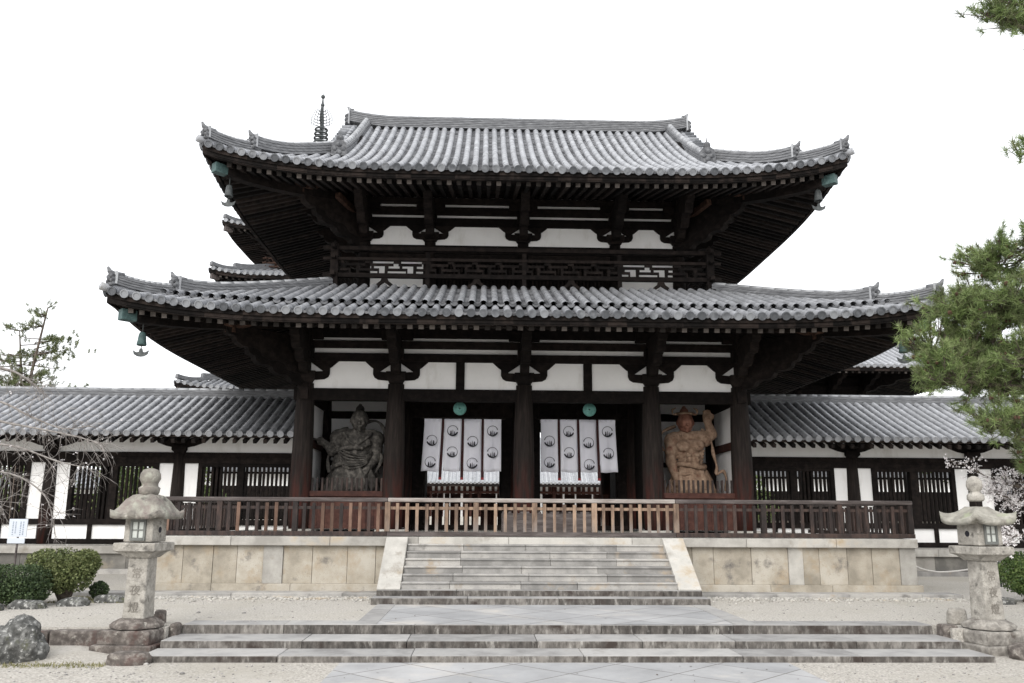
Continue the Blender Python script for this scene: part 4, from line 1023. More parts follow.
# ================================================================== CORRIDORS
def corridor(sx, label):
    k = thing('temple_corridor', label, 'corridor', (sx * 16, 4.23, TZ), 'roofed corridors on both sides of the gate')
    W = lambda a, b: (a, b) if sx > 0 else (-b, -a)
    X0, X1 = 6.3, 27.0; cols = [10.05, 13.75, 17.45, 21.15, 24.85]
    FZ = -.43
    mb = MB(); a, b = W(PX1 + .02 if sx > 0 else -PX0 + .02, X1); x = a
    while x < b - .01:
        e = x + rnd.uniform(1.5, 2.4)
        if b - e < .7: e = b
        mb.box(x + .003, e - .003, .95, 7.5, FZ - .2, FZ); x = e
    mb.build('kerb_stone', granite, k, bev=.01)
    mb = MB(); x = a
    while x < b - .01:
        e = x + rnd.uniform(1.1, 1.9)
        if b - e < .7: e = b
        mb.box(x + .003, e - .003, 1.05, 7.4, TZ - .05, FZ - .2); x = e
    mb.build('plinth_wall', kairost, k, bev=.008)
    mb = MB(); mb.box(a, b, .75, 1.05, TZ - .05, TZ + .12); mb.build('plinth_foot', stepst, k, bev=.01)
    FY = 2.4
    # columns front and back
    for x in cols:
        xx = sx * x
        for y in (FY, 6.06):
            mb = MB(); mb.lathe([(.19, 0), (.205, .8), (.20, 1.5), (.165, 2.62)], (xx, y, FZ), 16); mb.build('column', woodz, k)
            mb = MB(); block(mb, xx, y, 2.19, 2.40, .42); mb.prism([(-.72, .32), (-.66, .20), (-.40, .10), (-.2, .06), (.2, .06), (.40, .10), (.66, .20), (.72, .32)], (xx, y, 2.30), (1, 0, 0), (0, 0, 1), (0, 1, 0), .2); mb.build('boat_bracket', wood, k)
            mb = MB(); mb.prism([(-.95, .40), (-.88, .28), (-.6, .20), (0, .16), (.3, .16), (.3, .40)], (xx, y, 2.30), (0, 1 if y < 4 else -1, 0), (0, 0, 1), (1, 0, 0), .16); mb.build('projecting_arm', wood, k)
            mb = MB(); mb.beam((xx, FY, 2.75), (xx, 6.06, 2.75), .22, .3); 
        mb.build('cross_beam', wood, k)
    a, b = W(X0, X1)
    def bx(name, y, z0, z1, t, m=wood, dx=0): return MB().box(a, b, y - t / 2, y + t / 2, z0, z1).build(name, m, k)
    bx('lintel', FY, 1.90, 2.06, .22); bx('lintel', FY, 2.064, 2.22, .17)
    bx('plaster_band', FY, 2.22, 2.66, .08, plaster); bx('wall_plate', FY, 2.66, 2.86, .2)
    bx('lintel', 6.06, 2.0, 2.2, .2); bx('wall_plate', 6.06, 2.62, 2.86, .2); bx('plaster_band', 6.06, 2.2, 2.62, .08, plaster)
    bx('sill_beam', FY, .12, .28, .2); bx('ground_beam', FY, FZ + .01, FZ + .15, .2)
    edges = [X0] + cols + [X1]
    for i, (p, q) in enumerate(zip(edges[:-1], edges[1:])):
        l = p + (.22 if i else .1); r = q - .20
        # narrow white panels each side of the columns
        wl, wr = .40, .40
        if i: MB().box(*W(p + .17, p + .17 + wl), FY - .035, FY + .035, .28, 1.90).build('plaster_panel', plaster, k)
        if q < X1 - .1: MB().box(*W(q - .17 - wr, q - .17), FY - .035, FY + .035, .28, 1.90).build('plaster_panel', plaster, k)
        A = p + (.17 + wl if i else .1); B = q - (.17 + wr) if q < X1 - .1 else q
        fr = MB(); 
        fr.box(*W(A, A + .12), FY - .08, FY + .08, .281, 1.899); fr.box(*W(B - .12, B), FY - .08, FY + .08, .281, 1.899)
        M = (A + B) / 2 + (.3 if i == 0 else 0); fr.box(*W(M - .10, M + .10), FY - .08, FY + .08, .281, 1.899)
        fr.box(*W(A + .121, M - .101), FY - .08, FY + .08, 1.80, 1.899); fr.box(*W(M + .101, B - .121), FY - .08, FY + .08, 1.80, 1.899)
        o = fr.build('window_frame', wood, k)
        lm = MB(); x = A + .17
        while x < B - .15:
            if abs(x - M) > .13: lm.box(*W(x - .032, x + .032), FY - .03, FY + .03, .28, 1.80)
            x += .125
        lm.build('lattice_bars', wood, o)
        # white panels below the sill with short posts
        n = 3; ww = (q - p - .34) / n
        for j in range(n):
            s0 = p + .17 + ww * j
            MB().box(*W(s0 + .06, s0 + ww - .06), FY - .03, FY + .03, FZ + .15, .12).build('plaster_panel', plaster, k)
            if j: MB().box(*W(s0 - .06, s0 + .06), FY - .08, FY + .08, FZ + .15, .119).build('short_post', wood, k)
    # roof, front and back slope
    L2 = (X1 - 6.02) / 2; cx = sx * (X1 + 6.02) / 2
    cp = lambda d: .415 * d + .012 * d * d
    KR = Roof(cx, 4.23, L2, 3.23, 2.66, cp, 0, 1)
    tm, pm = MB(), MB()
    tiles(KR, 'f', lambda u: 3.16, tm, pm, n=6, rad=.085)
    tiles(KR, 'b', lambda u: 3.16, tm, pm, n=4, pstep=1.0, rad=.085)
    ro = tm.build('roof', tile, k); pm.build('pan_tiles', panm, ro)
    rm, cm = MB(), MB(); ridge(rm, cm, [V((W(6.03, X1)[0] + (X1 - 6.03) * i / 12, 4.23, 4.06)) for i in range(13)], .36, .26, 3, .085)
    o = rm.build('ridge', tiled, ro); cm.build('cap_tiles', tiled2, o)
    fm, bm = MB(), MB()
    for f in 'fb':
        g = [KR.xy(f, -L2, 0), KR.xy(f, L2, 0)]; y0 = g[0][1]; s = 1 if f == 'f' else -1
        fm.box(cx - L2, cx + L2, min(y0 + s * .06, y0 + s * .14), max(y0 + s * .06, y0 + s * .14), 2.56, 2.645)
        bm.add([(cx - L2, y0 + s * .1, 2.57), (cx + L2, y0 + s * .1, 2.57), (cx + L2, y0 + s * 3.2, 3.86), (cx - L2, y0 + s * 3.2, 3.86)], [(0, 1, 2, 3)])
    fm.build('eave_board', raft, k); bm.build('soffit', raft, k)
    x = X0 + .1; rest = MB(); cnt = 0
    while x < X1:
        for f, s in (('f', 1), ('b', -1)):
            y0 = 4.23 - s * 3.23
            if f == 'f' and cnt < 95:
                mb = MB(); mb.beam((sx * x, y0 + .02, 2.44), (sx * x, y0 + 1.6, 3.10), .095, .105); mb.build('rafter', raft, k); cnt += 1
            else: rest.beam((sx * x, y0 + s * .02, 2.44), (sx * x, y0 + s * 1.6, 3.10), .095, .105)
        x += .285
    o = rest.build('back_rafters', raft, k); o['kind'] = 'stuff'
corridor(-1, 'long tiled temple corridor with lattice windows left of the gate')
corridor(1, 'long tiled temple corridor with lattice windows right of the gate, behind the pine')

# ================================================================== PAGODA, HALLS
def far_storey_roof(par, rf, DT, sp, top_lid, rad=.12, mat_r=None):
    tm, pm = MB(), MB()
    for f in 'fblr':
        hl = rf.hl(f)
        tiles(rf, f, lambda u, hl=hl: min(DT, hl - abs(u)), tm, pm, sp=sp, rad=rad, tl=1.2, n=4, pstep=1.5, disc=True)
    ro = tm.build('roof', tile, par); pm.build('pan_tiles', panm, ro)
    for sx in (-1, 1):
        for sy, f in ((-1, 'f'), (1, 'b')):
            for c0, c1, h, upt in ((.15, 1.6, .25, .12), (1.35, DT, .42, .1)):
                path = []
                for i in range(9):
                    c = c0 + (c1 - c0) * i / 8; u = rf.hl(f) - c; t = max(0, 1 - (c - c0) / .9)
                    path.append(V((rf.cx + sx * (rf.hx - c), rf.cy + sy * (rf.hy - c), rf.z0 + rf.prof(c) + rf.up(f, u, c) + .05 + upt * t ** 2)))
                m = MB(); m.sweep(path, ridge_sec(.4, h, 4)); m.build('hip_ridge', tiled, ro)
    fa, so_, ra = MB(), MB(), MB()
    for f in 'fblr':
        fascia(fa, rf, f, .02, .32, nu=24); soffit_board(so_, rf, f, DT, .32, .2, nu=24)
        for u, a, b in rafters(rf, f, DT, .32, .2, sp=.42, wd=.15, ht=.18): ra.beam(a, b, .15, .18)
        en = None
    fa.build('eave_board', raft, par); so_.build('soffit', raft, par); o = ra.build('rafters', raft, par); o['kind'] = 'stuff'
    en = MB()
    for u, a, b in rafters(rf, 'f', DT, .32, .2, sp=.42): en.beam(a + V((0, -.01, 0)), a, .14, .16)
    en.build('rafter_ends', raftend, o)
    for sx in (-1, 1):
        u = rf.hx - .6; p = V((rf.cx + sx * u, rf.cy - rf.hy + .6, soffit_z(rf, 'f', u, .6, .5, .2)))
        m = MB(); m.beam(p, p + V((sx * .4, -.4, .02)), .3, .34); m.build('rafter_cap', railgr, par)
    return ro
PXc, PYc = -13.9, 38.0
pg = thing('five_storey_pagoda', 'five storey timber pagoda with metal spire rising behind the gate on the left', 'pagoda', (PXc, PYc, TZ))
heights = [8.35, 12.45, 16.25, 19.8, 23.2]; halfs = [7.05, 6.45, 5.85, 5.35, 4.75]
MB().box(PXc - 7, PXc + 7, PYc - 7, PYc + 7, TZ, .1).build('stone_base', granite, pg)
for i, (h, hw) in enumerate(zip(heights, halfs)):
    bw = hw - 3.05 if i else 3.9; zb = (heights[i - 1] + 1.0) if i else .1
    m = MB(); m.box(PXc - bw, PXc + bw, PYc - bw, PYc + bw, zb, h + .4); m.build('storey_wall', plaster if i else wood, pg)
    for q in range(4):
        x = PXc - bw + 2 * bw * q / 3
        for yy in (PYc - bw - .02, PYc + bw + .02): MB().lathe([(.22, 0), (.22, h - zb)], (x, yy, zb), 10).build('column', woodbr, pg)
    m = MB()
    for zz in (h - .9, h - .35, zb + .15): m.box(PXc - bw - .14, PXc + bw + .14, PYc - bw - .14, PYc + bw + .14, zz, zz + .28)
    m.build('beams', wood, pg)
    for q in range(4):
        m = MB(); x = PXc - bw + 2 * bw * q / 3; m.prism([(a * .95, b) for a, b in CLOUD], (x, PYc - bw - .15, h - .2), (0, -1, 0), (0, 0, 1), (1, 0, 0), .26); m.build('bracket', wood, pg)
    for sx in (-1, 1):
        for q in range(4):
            m = MB(); y = PYc - bw + 2 * bw * q / 3; m.prism([(a * .95, b) for a, b in CLOUD], (PXc + sx * (bw + .15), y, h - .2), (sx, 0, 0), (0, 0, 1), (0, 1, 0), .26); m.build('bracket', wood, pg)
        m = MB(); d = V((sx, -1, 0)).normalized(); m.prism([(a * 1.35, b) for a, b in CLOUD], V((PXc + sx * bw, PYc - bw, h - .2)), d, V((0, 0, 1)), d.cross(V((0, 0, 1))), .28); m.build('bracket', wood, pg)
    last = i == 4
    DT = hw - (halfs[i + 1] - 3.05) + .2 if not last else hw - .3
    rf = Roof(PXc, PYc, hw, hw, h, (lambda d: .33 * d + .01 * d * d) if not last else (lambda d: .5 * d + .02 * d * d), .45, 4.5)
    ro = far_storey_roof(pg, rf, DT, .42, last)
    if 0 < i:
        m = MB(); z0 = zb
        for zz in (z0 + .35, z0 + .62, z0 + .95):
            for sy in (-1, 1): m.box(PXc - bw - .75, PXc + bw + .75, PYc + sy * (bw + .5) - .05, PYc + sy * (bw + .5) + .05, zz, zz + .1)
            for s2 in (-1, 1): m.box(PXc + s2 * (bw + .5) - .05, PXc + s2 * (bw + .5) + .05, PYc - bw - .75, PYc + bw + .75, zz + .002, zz + .098)
        m.build('balcony_rail', woodbr, pg)
sp = MB(); zt = 26.0
sp.lathe([(.55, 0), (.55, .5), (.3, .55), (.45, .95), (.15, 1.2), (.13, 4.3), (.10, 5.6), (.05, 6.1)], (PXc, PYc, zt), 14)
sp.ball((PXc, PYc, 31.55), .16); sp.ball((PXc, PYc, 32.25), .17); sp.tube([(PXc, PYc, 31.6), (PXc, PYc, 32.7)], [.06, .015], 8)
spo = sp.build('spire', bronzed, pg)
for j in range(9):
    z = 26.6 + j * .36; r = .62 - .02 * j; m = MB()
    if j < 9 and z < 30:
        ring = [V((PXc + r * math.cos(2 * math.pi * q / 20), PYc + r * math.sin(2 * math.pi * q / 20), z)) for q in range(21)]
        m.tube(ring, .075, 6); m.tube([V((PXc - r, PYc, z)), V((PXc + r, PYc, z))], .05, 6); m.tube([V((PXc, PYc - r, z)), V((PXc, PYc + r, z))], .05, 6)
        m.build('spire_ring', bronzed, spo)
m = MB()      # openwork water-flame fins
for a in range(4):
    d = V((math.cos(a * math.pi / 2), math.sin(a * math.pi / 2), 0))
    for j in range(6):
        z = 29.75 + j * .24; l = .80 - .10 * j * (j > 2) * .8
        m.tube([V((PXc, PYc, z)), V((PXc, PYc, z + .1)) + d * l * .6, V((PXc, PYc, z + .34)) + d * l], [.035, .032, .015], 5)
    for q in (.35, .6, .8): m.tube([V((PXc, PYc, 29.8)) + d * q, V((PXc, PYc, 30.5)) + d * q, V((PXc, PYc, 31.2)) + d * q * .6], .024, 5)
m.build('flame_fins', bronzed, spo)

KX, KY = 19.4, 38.0
kd = thing('golden_hall', 'dark timber temple hall with tiled eaves behind the corridor on the right', 'temple hall', (KX, KY, TZ))
MB().box(KX - 9, KX + 9, KY - 8, KY + 8, TZ, .2).build('stone_base', granite, kd)
for (bw, bd, z0, z1, ov, slope) in ((7.2, 5.6, .2, 5.2, 4.2, .36), (5.6, 4.0, 7.0, 9.6, 5.0, .42)):
    MB().box(KX - bw, KX + bw, KY - bd, KY + bd, z0, z1 + .9).build('storey_wall', wood, kd)
    for q in range(6):
        x = KX - bw + 2 * bw * q / 5
        for yy in (KY - bd - .02, KY + bd + .02): MB().lathe([(.28, 0), (.28, z1 - z0)], (x, yy, z0), 10).build('column', wood, kd)
    m = MB()
    for zz in (z1 - .6, z1 - .05, z1 + .45, z0 + .2): m.box(KX - bw - .16, KX + bw + .16, KY - bd - .16, KY + bd + .16, zz, zz + .3)
    m.build('beams', wood, kd)
    for sx in (-1, 1):
        for q in range(5):
            m = MB(); y = KY - bd + 2 * bd * q / 4; m.prism([(a * 1.6, b * 1.2) for a, b in CLOUD], (KX + sx * (bw + .15), y, z1 + .1), (sx, 0, 0), (0, 0, 1), (0, 1, 0), .3); m.build('bracket', wood, kd)
        m = MB(); d = V((sx, -1, 0)).normalized(); m.prism([(a * 2.3, b * 1.2) for a, b in CLOUD], V((KX + sx * bw, KY - bd, z1 + .1)), d, V((0, 0, 1)), d.cross(V((0, 0, 1))), .32); m.build('bracket', wood, kd)
    for q in range(6):
        m = MB(); x = KX - bw + 2 * bw * q / 5; m.prism([(a * 1.6, b * 1.2) for a, b in CLOUD], (x, KY - bd - .15, z1 + .1), (0, -1, 0), (0, 0, 1), (1, 0, 0), .3); m.build('bracket', wood, kd)
    rf = Roof(KX, KY, bw + ov + (1.0 if z0 > 5 else 0), bd + ov + 1.0 * (z0 > 5), z1 + (.1 if z0 > 5 else .0), lambda d, s=slope: s * d + .012 * d * d, .8, 5.5)
    DT = ov + 1.2 if z0 < 5 else rf.hy - .3
    far_storey_roof(kd, rf, DT, .42, False)
def skirt_storey(par, cx, yf, hx, zt, m1=wood):
    MB().box(cx - hx, cx + hx, yf, yf + 1.2, .2, zt).build('skirt_wall', m1, par)
    x = cx - hx + .25
    while x < cx + hx - .8:
        MB().box(x, x + .85, yf - .03, yf - .004, zt - 1.1, zt - .35).build('skirt_panel', plaster, par); x += 1.0
    m = MB(); m.add([(cx - hx - .5, yf - 1.0, zt - .15), (cx + hx + .5, yf - 1.0, zt - .15), (cx + hx + .5, yf + 1.3, zt + .75), (cx - hx - .5, yf + 1.3, zt + .75)], [(0, 1, 2, 3)])
    o = m.build('skirt_roof', tiled, par); md = o.modifiers.new('solid', 'SOLIDIFY'); md.thickness = .12
skirt_storey(kd, KX, 29.6, 9.2, 3.1)
skirt_storey(pg, PXc, 32.2, 5.6, 3.3)
m = MB(); m.sweep([V((KX - 4.2 + 8.4 * i / 8, KY, 14.4 + .3 * abs(i - 4) / 4)) for i in range(9)], ridge_sec(.6, .8, 6)); m.build('main_ridge', tiled, kd)

# the lecture hall straight ahead across the courtyard, seen through the doors
HY = 95
lh = thing('lecture_hall', 'pale tiled hall across the courtyard seen through the gate doorways', 'temple hall', (0, HY, TZ))
MB().box(-18, 18, HY, HY + 18, TZ, .2).build('stone_base', granite, lh)
MB().box(-16, 16, HY + 3, HY + 15, .2, 5.6).build('wall', plaster, lh)
m = MB()
for i in range(40): m.box(-15.9 + i * .8, -15.45 + i * .8, HY + 2.86, HY + 2.99, .2, 4.6)
m.build('lattice_doors', woodred, lh)
for i in range(10): MB().lathe([(.3, 0), (.3, 5.2)], (-16 + 32 * i / 9, HY + 2.9, .2), 10).build('column', woodred, lh)
m = MB()
for zz in (1.2, 3.4, 4.6): m.box(-16.2, 16.2, HY + 2.7, HY + 3.2, zz, zz + .35)
m.build('beams', woodred, lh)
HR = Roof(0, HY + 9, 19.5, 9.8, 4.75, lambda d: .55 * d + .02 * d * d, .5, 6)
tm, pm = MB(), MB()
for f in 'fblr': tiles(HR, f, lambda u, f=f: min(9.6, HR.hl(f) - abs(u)), tm, pm, sp=.55, rad=.16, tl=3, n=4, pstep=3)
o = tm.build('roof', tiled2, lh); pm.build('pan_tiles', tile, o)
fa = MB(); so_ = MB()
for f in 'fblr': fascia(fa, HR, f, .03, .5, nu=20); soffit_board(so_, HR, f, 5, .5, .2, nu=20)
fa.build('eave_board', raft, lh); so_.build('soffit', raft, lh)

# the corridor that closes the far side of the courtyard, in two wings
for sx, lab in ((-1, 'distant tiled corridor wing across the courtyard, left of the far hall'), (1, 'distant tiled corridor wing across the courtyard, right of the far hall')):
    a, b = (13, 60) if sx > 0 else (-60, -13)
    fc = thing('far_corridor', lab, 'corridor', ((a + b) / 2, 60, TZ), 'far corridor wings')
    MB().box(a, b, 58.6, 62.4, TZ, -.5).build('stone_base', granite, fc)
    MB().box(a, b, 59.4, 59.6, -.5, 2.9).build('wall', wood, fc)
    x = a + 1.0
    while x < b: MB().box(x, x + .5, 59.36, 59.39, .3, 1.9).build('plaster_panel', plaster, fc); x += 3.7
    MB().box(a, b, 59.36, 59.395, 2.2, 2.6).build('plaster_band', plaster, fc)
    FR = Roof((a + b) / 2, 60.6, (b - a) / 2, 3.0, 2.75, lambda d: .5 * d, 0, 1)
    tm, pm = MB(), MB()
    for f in 'fb': tiles(FR, f, lambda u: 2.95, tm, pm, sp=.35, rad=.11, tl=3, n=4, pstep=3)
    o = tm.build('roof', tile, fc); pm.build('pan_tiles', panm, o)
    rm = MB(); rm.sweep([(a, 60.6, 4.2), ((a + b) / 2, 60.6, 4.2), (b, 60.6, 4.2)], ridge_sec(.4, .35, 3)); rm.build('ridge', tiled, o)

# ================================================================== STONE LANTERNS
def text_mesh(body, size, depth, M, name, m, parent):
    c = bpy.data.curves.new('lettering', 'FONT'); c.body = body; c.size = size; c.extrude = depth; c.align_x = 'CENTER'
    c.space_line = .95
    to = bpy.data.objects.new('lettering', c); COL.objects.link(to)
    dg = bpy.context.evaluated_depsgraph_get(); me = bpy.data.meshes.new_from_object(to.evaluated_get(dg))
    COL.objects.unlink(to); bpy.data.objects.remove(to)
    o = bpy.data.objects.new(name, me); me.transform(Matrix.Translation(-V(WO[parent.name])) @ M); me.materials.clear(); me.materials.append(m)
    COL.objects.link(o); o.parent = parent; WO[o.name] = WO[parent.name]; return o

def lantern(x, y, rz, label, capmat, curl, char, charside, lean, ks=1.0):
    flat_ = curl < .06
    t = thing('stone_lantern', label, 'stone lantern', (x, y, GZ), 'stone lanterns flanking the approach')
    L = V((x, y, 0))
    def sq(prof, rot=45, n=4, nm='', m=lanst, par=None, bev=.01, z=0):
        mb = MB(); mb.lathe(prof, L + V((0, 0, z)), n, R(rot) + rz, smooth=False); return mb.build(nm, m, par or t, bev=bev)
    k = 1.4142
    b0 = sq([(.44 * k, 0), (.44 * k, .12), (.425 * k, .135)], nm='ground_slab', m=lanbase if flat_ else lanbase2, z=GZ - .01)
    b1 = sq([(.37 * k, 0), (.37 * k, .15), (.35 * k, .18), (.33 * k, .185)], nm='base', m=lanbase if flat_ else lanbase2, z=-1.335)
    # lotus collar
    mb = MB(); n = 32; vs = []; prof = [(.33, 0, .02), (.32, .04, .035), (.28, .08, .03), (.24, .115, .01), (.21, .13, 0)]
    for r, z, a in prof:
        for j in range(n):
            th = 2 * math.pi * j / n + rz; rr = r + a * (abs(math.sin(th * 4)) * 2.6 - 1); vs.append(L + V((rr * math.cos(th), rr * math.sin(th), -1.135 + z)))
    mb.add(vs, [(i * n + j, i * n + (j + 1) % n, (i + 1) * n + (j + 1) % n, (i + 1) * n + j) for i in range(len(prof) - 1) for j in range(n)] + [list(range(n * (len(prof) - 1), n * len(prof)))], True); mb.build('lotus_base', lanbase if flat_ else lanbase2, t)
    sh = sq([(.162 * k, 0), (.152 * k, .40), (.146 * k, .85)], nm='shaft', z=-1.02, bev=.02)
    # table: moulded underside
    sq([(.17 * k, 0), (.20 * k, .03), (.24 * k, .07), (.27 * k, .085), (.305 * k, .10), (.31 * k, .20), (.30 * k, .215)], nm='table', z=-.175, bev=.008)
    # light box with framed windows on the faces
    fb = sq([(.215 * k, 0), (.21 * k, .34)], nm='light_box', z=.05, bev=.015)
    for i in range(4):
        a = rz + math.pi / 2 * i; d = V((math.cos(a), math.sin(a), 0)); l = V((-d.y, d.x, 0)); c = L + d * .2135 + V((0, 0, .22))
        if i % 2 == charside[0]:
            f = MB()
            for q in (-1, 1):
                f.beam(c + l * q * .098 - V((0, 0, .15)) + d * .012, c + l * q * .098 + V((0, 0, .15)) + d * .012, .030, .03, up=d)
                f.beam(c - l * .08 + V((0, 0, q * .13)) + d * .012, c + l * .08 + V((0, 0, q * .13)) + d * .012, .035, .04, up=V((0, 0, 1)))
            f.beam(c - V((0, 0, .11)) + d * .012, c + V((0, 0, .11)) + d * .012, .014, .02, up=d); f.beam(c - l * .08 + d * .0125, c + l * .08 + d * .0125, .02, .014)
            w_ = f.build('window', framem, fb)
            p = MB(); p.prism([(-.085, -.115), (.085, -.115), (.085, .115), (-.085, .115)], c + d * .003, l, V((0, 0, 1)), d, .008); p.build('pane', paper, w_)
        else:
            p = MB(); ring = [c + d * .0 + (l * math.cos(q * math.pi / 6) + V((0, 0, 1)) * math.sin(q * math.pi / 6)) * .045 for q in range(12)]
            p.add([r_ + d * .004 for r_ in ring], [list(range(12))]); p.build('hole_shade_disc', crest, fb)  # flat disc on the face; the hole's inner shade is its dark colour
    # roof stone: square plan, corners above the corners of the light box, curled up at the tips
    mb = MB(); n = 64; vs = []; rows = []
    flat = curl < .06
    tt = [0.30, .45, .6, .75, .88, .96, 1.0] if not flat else [.28, .45, .62, .78, .90, .98, 1.0]
    Hc = .33; E = .405 if not flat else .40; th_e = .085 if not flat else .06
    def pt(th, t, under=0):
        a = (th + math.pi / 4) % (math.pi / 2) - math.pi / 4          # angle from the middle of the side
        cf = abs(math.tan(a)) ; rs = E / math.cos(a); rs *= 1 - .05 * (1 - cf ** 2) * (not flat) - .10 * cf ** 8
        prof = (1 - t) ** 1.55 if not flat else (1 - t ** 2.6)
        z = Hc * prof + (curl * cf ** 4 * t ** 3)
        if flat: z = .29 * max(0, 1 - (max(0, t - .28) / .62) ** 1.9) + .02 * t + (curl + .03) * cf ** 4 * t ** 3
        if flat:
            q = V((math.cos(th) * 2.5, math.sin(th) * 2.5, t * 2)); rs *= 1 + .08 * noise.noise(q * 1.3); z += .06 * noise.noise(q * 1.6 + V((4, 0, 0))) * t
        if under: z = curl * cf ** 4 * t ** 3 - th_e
        return L + V((math.cos(th + rz) * rs * t, math.sin(th + rz) * rs * t, .43 + z))
    for t_i in tt: rows.append([pt(2 * math.pi * j / n, t_i) for j in range(n)])
    rows.append([pt(2 * math.pi * j / n, .99, 1) for j in range(n)]); rows.append([pt(2 * math.pi * j / n, .80, 1) + V((0, 0, .01)) for j in range(n)]); rows.append([pt(2 * math.pi * j / n, .5, 1) + V((0, 0, .02)) for j in range(n)])
    for r_ in rows: vs += r_
    k_ = len(rows)
    mb.add(vs, [(i * n + j, (i + 1) * n + j, (i + 1) * n + (j + 1) % n, i * n + (j + 1) % n) for i in range(k_ - 1) for j in range(n)] + [list(range(n)), list(range(n * (k_ - 1), n * k_))[::-1]], True)
    ro = mb.build('roof_stone', capmat, t)
    mb = MB(); mb.lathe([(r_ * .66, z_ * .93) for r_, z_ in [(.15, 0), (.185, .03), (.18, .10), (.12, .135), (.105, .16), (.15, .185), (.175, .25), (.165, .32), (.11, .385), (.03, .41)]] if curl > .06 else [(r_ * .80, z_ * .95) for r_, z_ in [(.14, 0), (.175, .03), (.19, .11), (.13, .15), (.15, .19), (.185, .25), (.175, .33), (.13, .39), (.04, .415)]], L + V((0, 0, .70 if curl > .06 else .715)), 20)
    mb.build('jewel_finial', capmat if curl < .06 else lanst, t)
    # raised characters down one shaft face; dark colour stands in for carving shade
    a = charside[1]; d = V((math.cos(a), math.sin(a), 0)); l = V((-d.y, d.x, 0))
    M = Matrix.Identity(4)
    for i in range(3): M[i][0] = l[i]; M[i][1] = (0, 0, 1)[i]; M[i][2] = d[i]
    for j, ch in enumerate(char):
        M2 = M.copy(); p = L + d * (.1492 + .0075 * j) + V((0, 0, -.44 - .235 * j)); 
        for i in range(3): M2[i][3] = p[i]
        text_mesh(ch, .155, .004, M2, 'inscription', letterm, sh)
    return t
# left lantern: front face turned a little to its left; right lantern turned so that two faces show
lantern(-6.02, -10.25, R(-6), 'weathered stone lantern with a lichened reddish cap left of the low steps', lancap, .045, '常夜燈', (1, R(-90 - 6)), 0)
lantern(6.40, -10.25, R(-78), 'pale stone lantern with curled cap corners right of the low steps', lancapg, .125, '常夜燈', (0, R(-78)), 0)

# ================================================================== ROCKS AND KERBS

def rock(name, label, cat, c, s, m=rockm, seed=0, rough=.35, flat=None, group=None, sub=4):
    import bmesh
    bm = bmesh.new(); bmesh.ops.create_icosphere(bm, subdivisions=sub, radius=1)
    for v in bm.verts:
        p = v.co.copy(); q = p + V((seed * 3.1, seed * 1.7, seed))
        n1 = noise.noise(q * 1.1) * rough + noise.noise(q * 2.7) * rough * .45 + noise.noise(q * 6) * rough * .18 + noise.noise(q * 13) * rough * .07
        if flat: p = V([math.copysign(abs(a) ** flat, a) for a in p])
        v.co = p * (1 + n1)
        v.co = V((v.co.x * s[0], v.co.y * s[1], max(-.55 * s[2], v.co.z * s[2])))
    me = bpy.data.meshes.new(name); bm.to_mesh(me); bm.free(); me.polygons.foreach_set('use_smooth', [True] * len(me.polygons)); me.materials.append(m)
    o = bpy.data.objects.new(name, me); COL.objects.link(o); o.location = c; WO[o.name] = V(c)
    return tag(o, label, cat, group)
rock('boulder', 'large rough grey boulder at the left edge of the gravel', 'boulder', (-7.27, -11.15, -1.30), (.36, .30, .36), seed=2.3, rough=.42)
rock('stone_block', 'low dark stone lying in front of the left lantern', 'stone', (-5.66, -11.35, -1.44), (.27, .16, .13), lanbase, 4.1, .2, .55)
rock('stone_block', 'rough low stone at the right edge beside the right lantern', 'stone', (6.72, -10.95, -1.40), (.42, .22, .17), lanbase, 7.7, .25, .6)
rock('stone_block', 'small upright stone behind the left lantern base', 'stone', (-5.90, -9.70, -1.08), (.085, .07, .12), lanbase, 1.2, .15, .5)
rock('stone_block', 'squared stone behind the right lantern base', 'stone', (6.24, -9.70, -1.06), (.13, .10, .15), lanst, 3.4, .15, .5)
def kerb(label, x0, x1, y, z, ang=0, m=lanbase, h=.16, sd=0):
    mb = MB(); mb.box(x0, x1, y - .11, y + .11, z - .2, z + h - .1)
    o = mb.build('kerb_stone', m, bev=.035)
    return tag(o, label, 'kerb stone', 'kerb stones along the terrace edge')
kerb('first dark kerb stone, between the boulder and the left lantern', -7.85, -7.18, -10.32, TZ - .085)
kerb('dark kerb stone touching the left lantern base', -7.16, -6.40, -10.33, TZ - .08)
kerb('short kerb block at the left end of the low steps', -5.62, -5.50, -10.0, TZ - .02, sd=1)
kerb('dark kerb stone at the right end of the low steps', 5.76, 6.0, -10.05, TZ - .02)
kerb('dark kerb stone right of the right lantern', 6.95, 8.4, -10.33, TZ - .02)
# small loose stones edging the bed under the left hedge
for i, (x, y, sx) in enumerate(((-9.35, -8.1, .3), (-8.85, -7.75, .36), (-8.3, -7.3, .3), (-7.9, -6.7, .34))):
    lab = ['edging stone at the far left under the hedge', 'long edging stone below the dark hedge', 'rounded edging stone below the bush trunk', 'flat edging stone right of the round bush'][i]
    rock('edging_stone', lab, 'stone', (x, y, TZ + .03), (sx * .9, .16, .11), rockm, 10 + i, .22, .75, 'edging stones round the left shrub bed', sub=3)
for i, (x, y, sx) in enumerate(((8.75, -6.6, .35), (9.5, -7.2, .4))):
    lab = ['flat edging stone near the right lantern, left of the right bush', 'flat edging stone under the right bush'][i]
    rock('edging_stone', lab, 'stone', (x, y, TZ + .02), (sx, .22, .1), rockm, 20 + i, .22, .75, 'edging stones by the right shrub', sub=3)
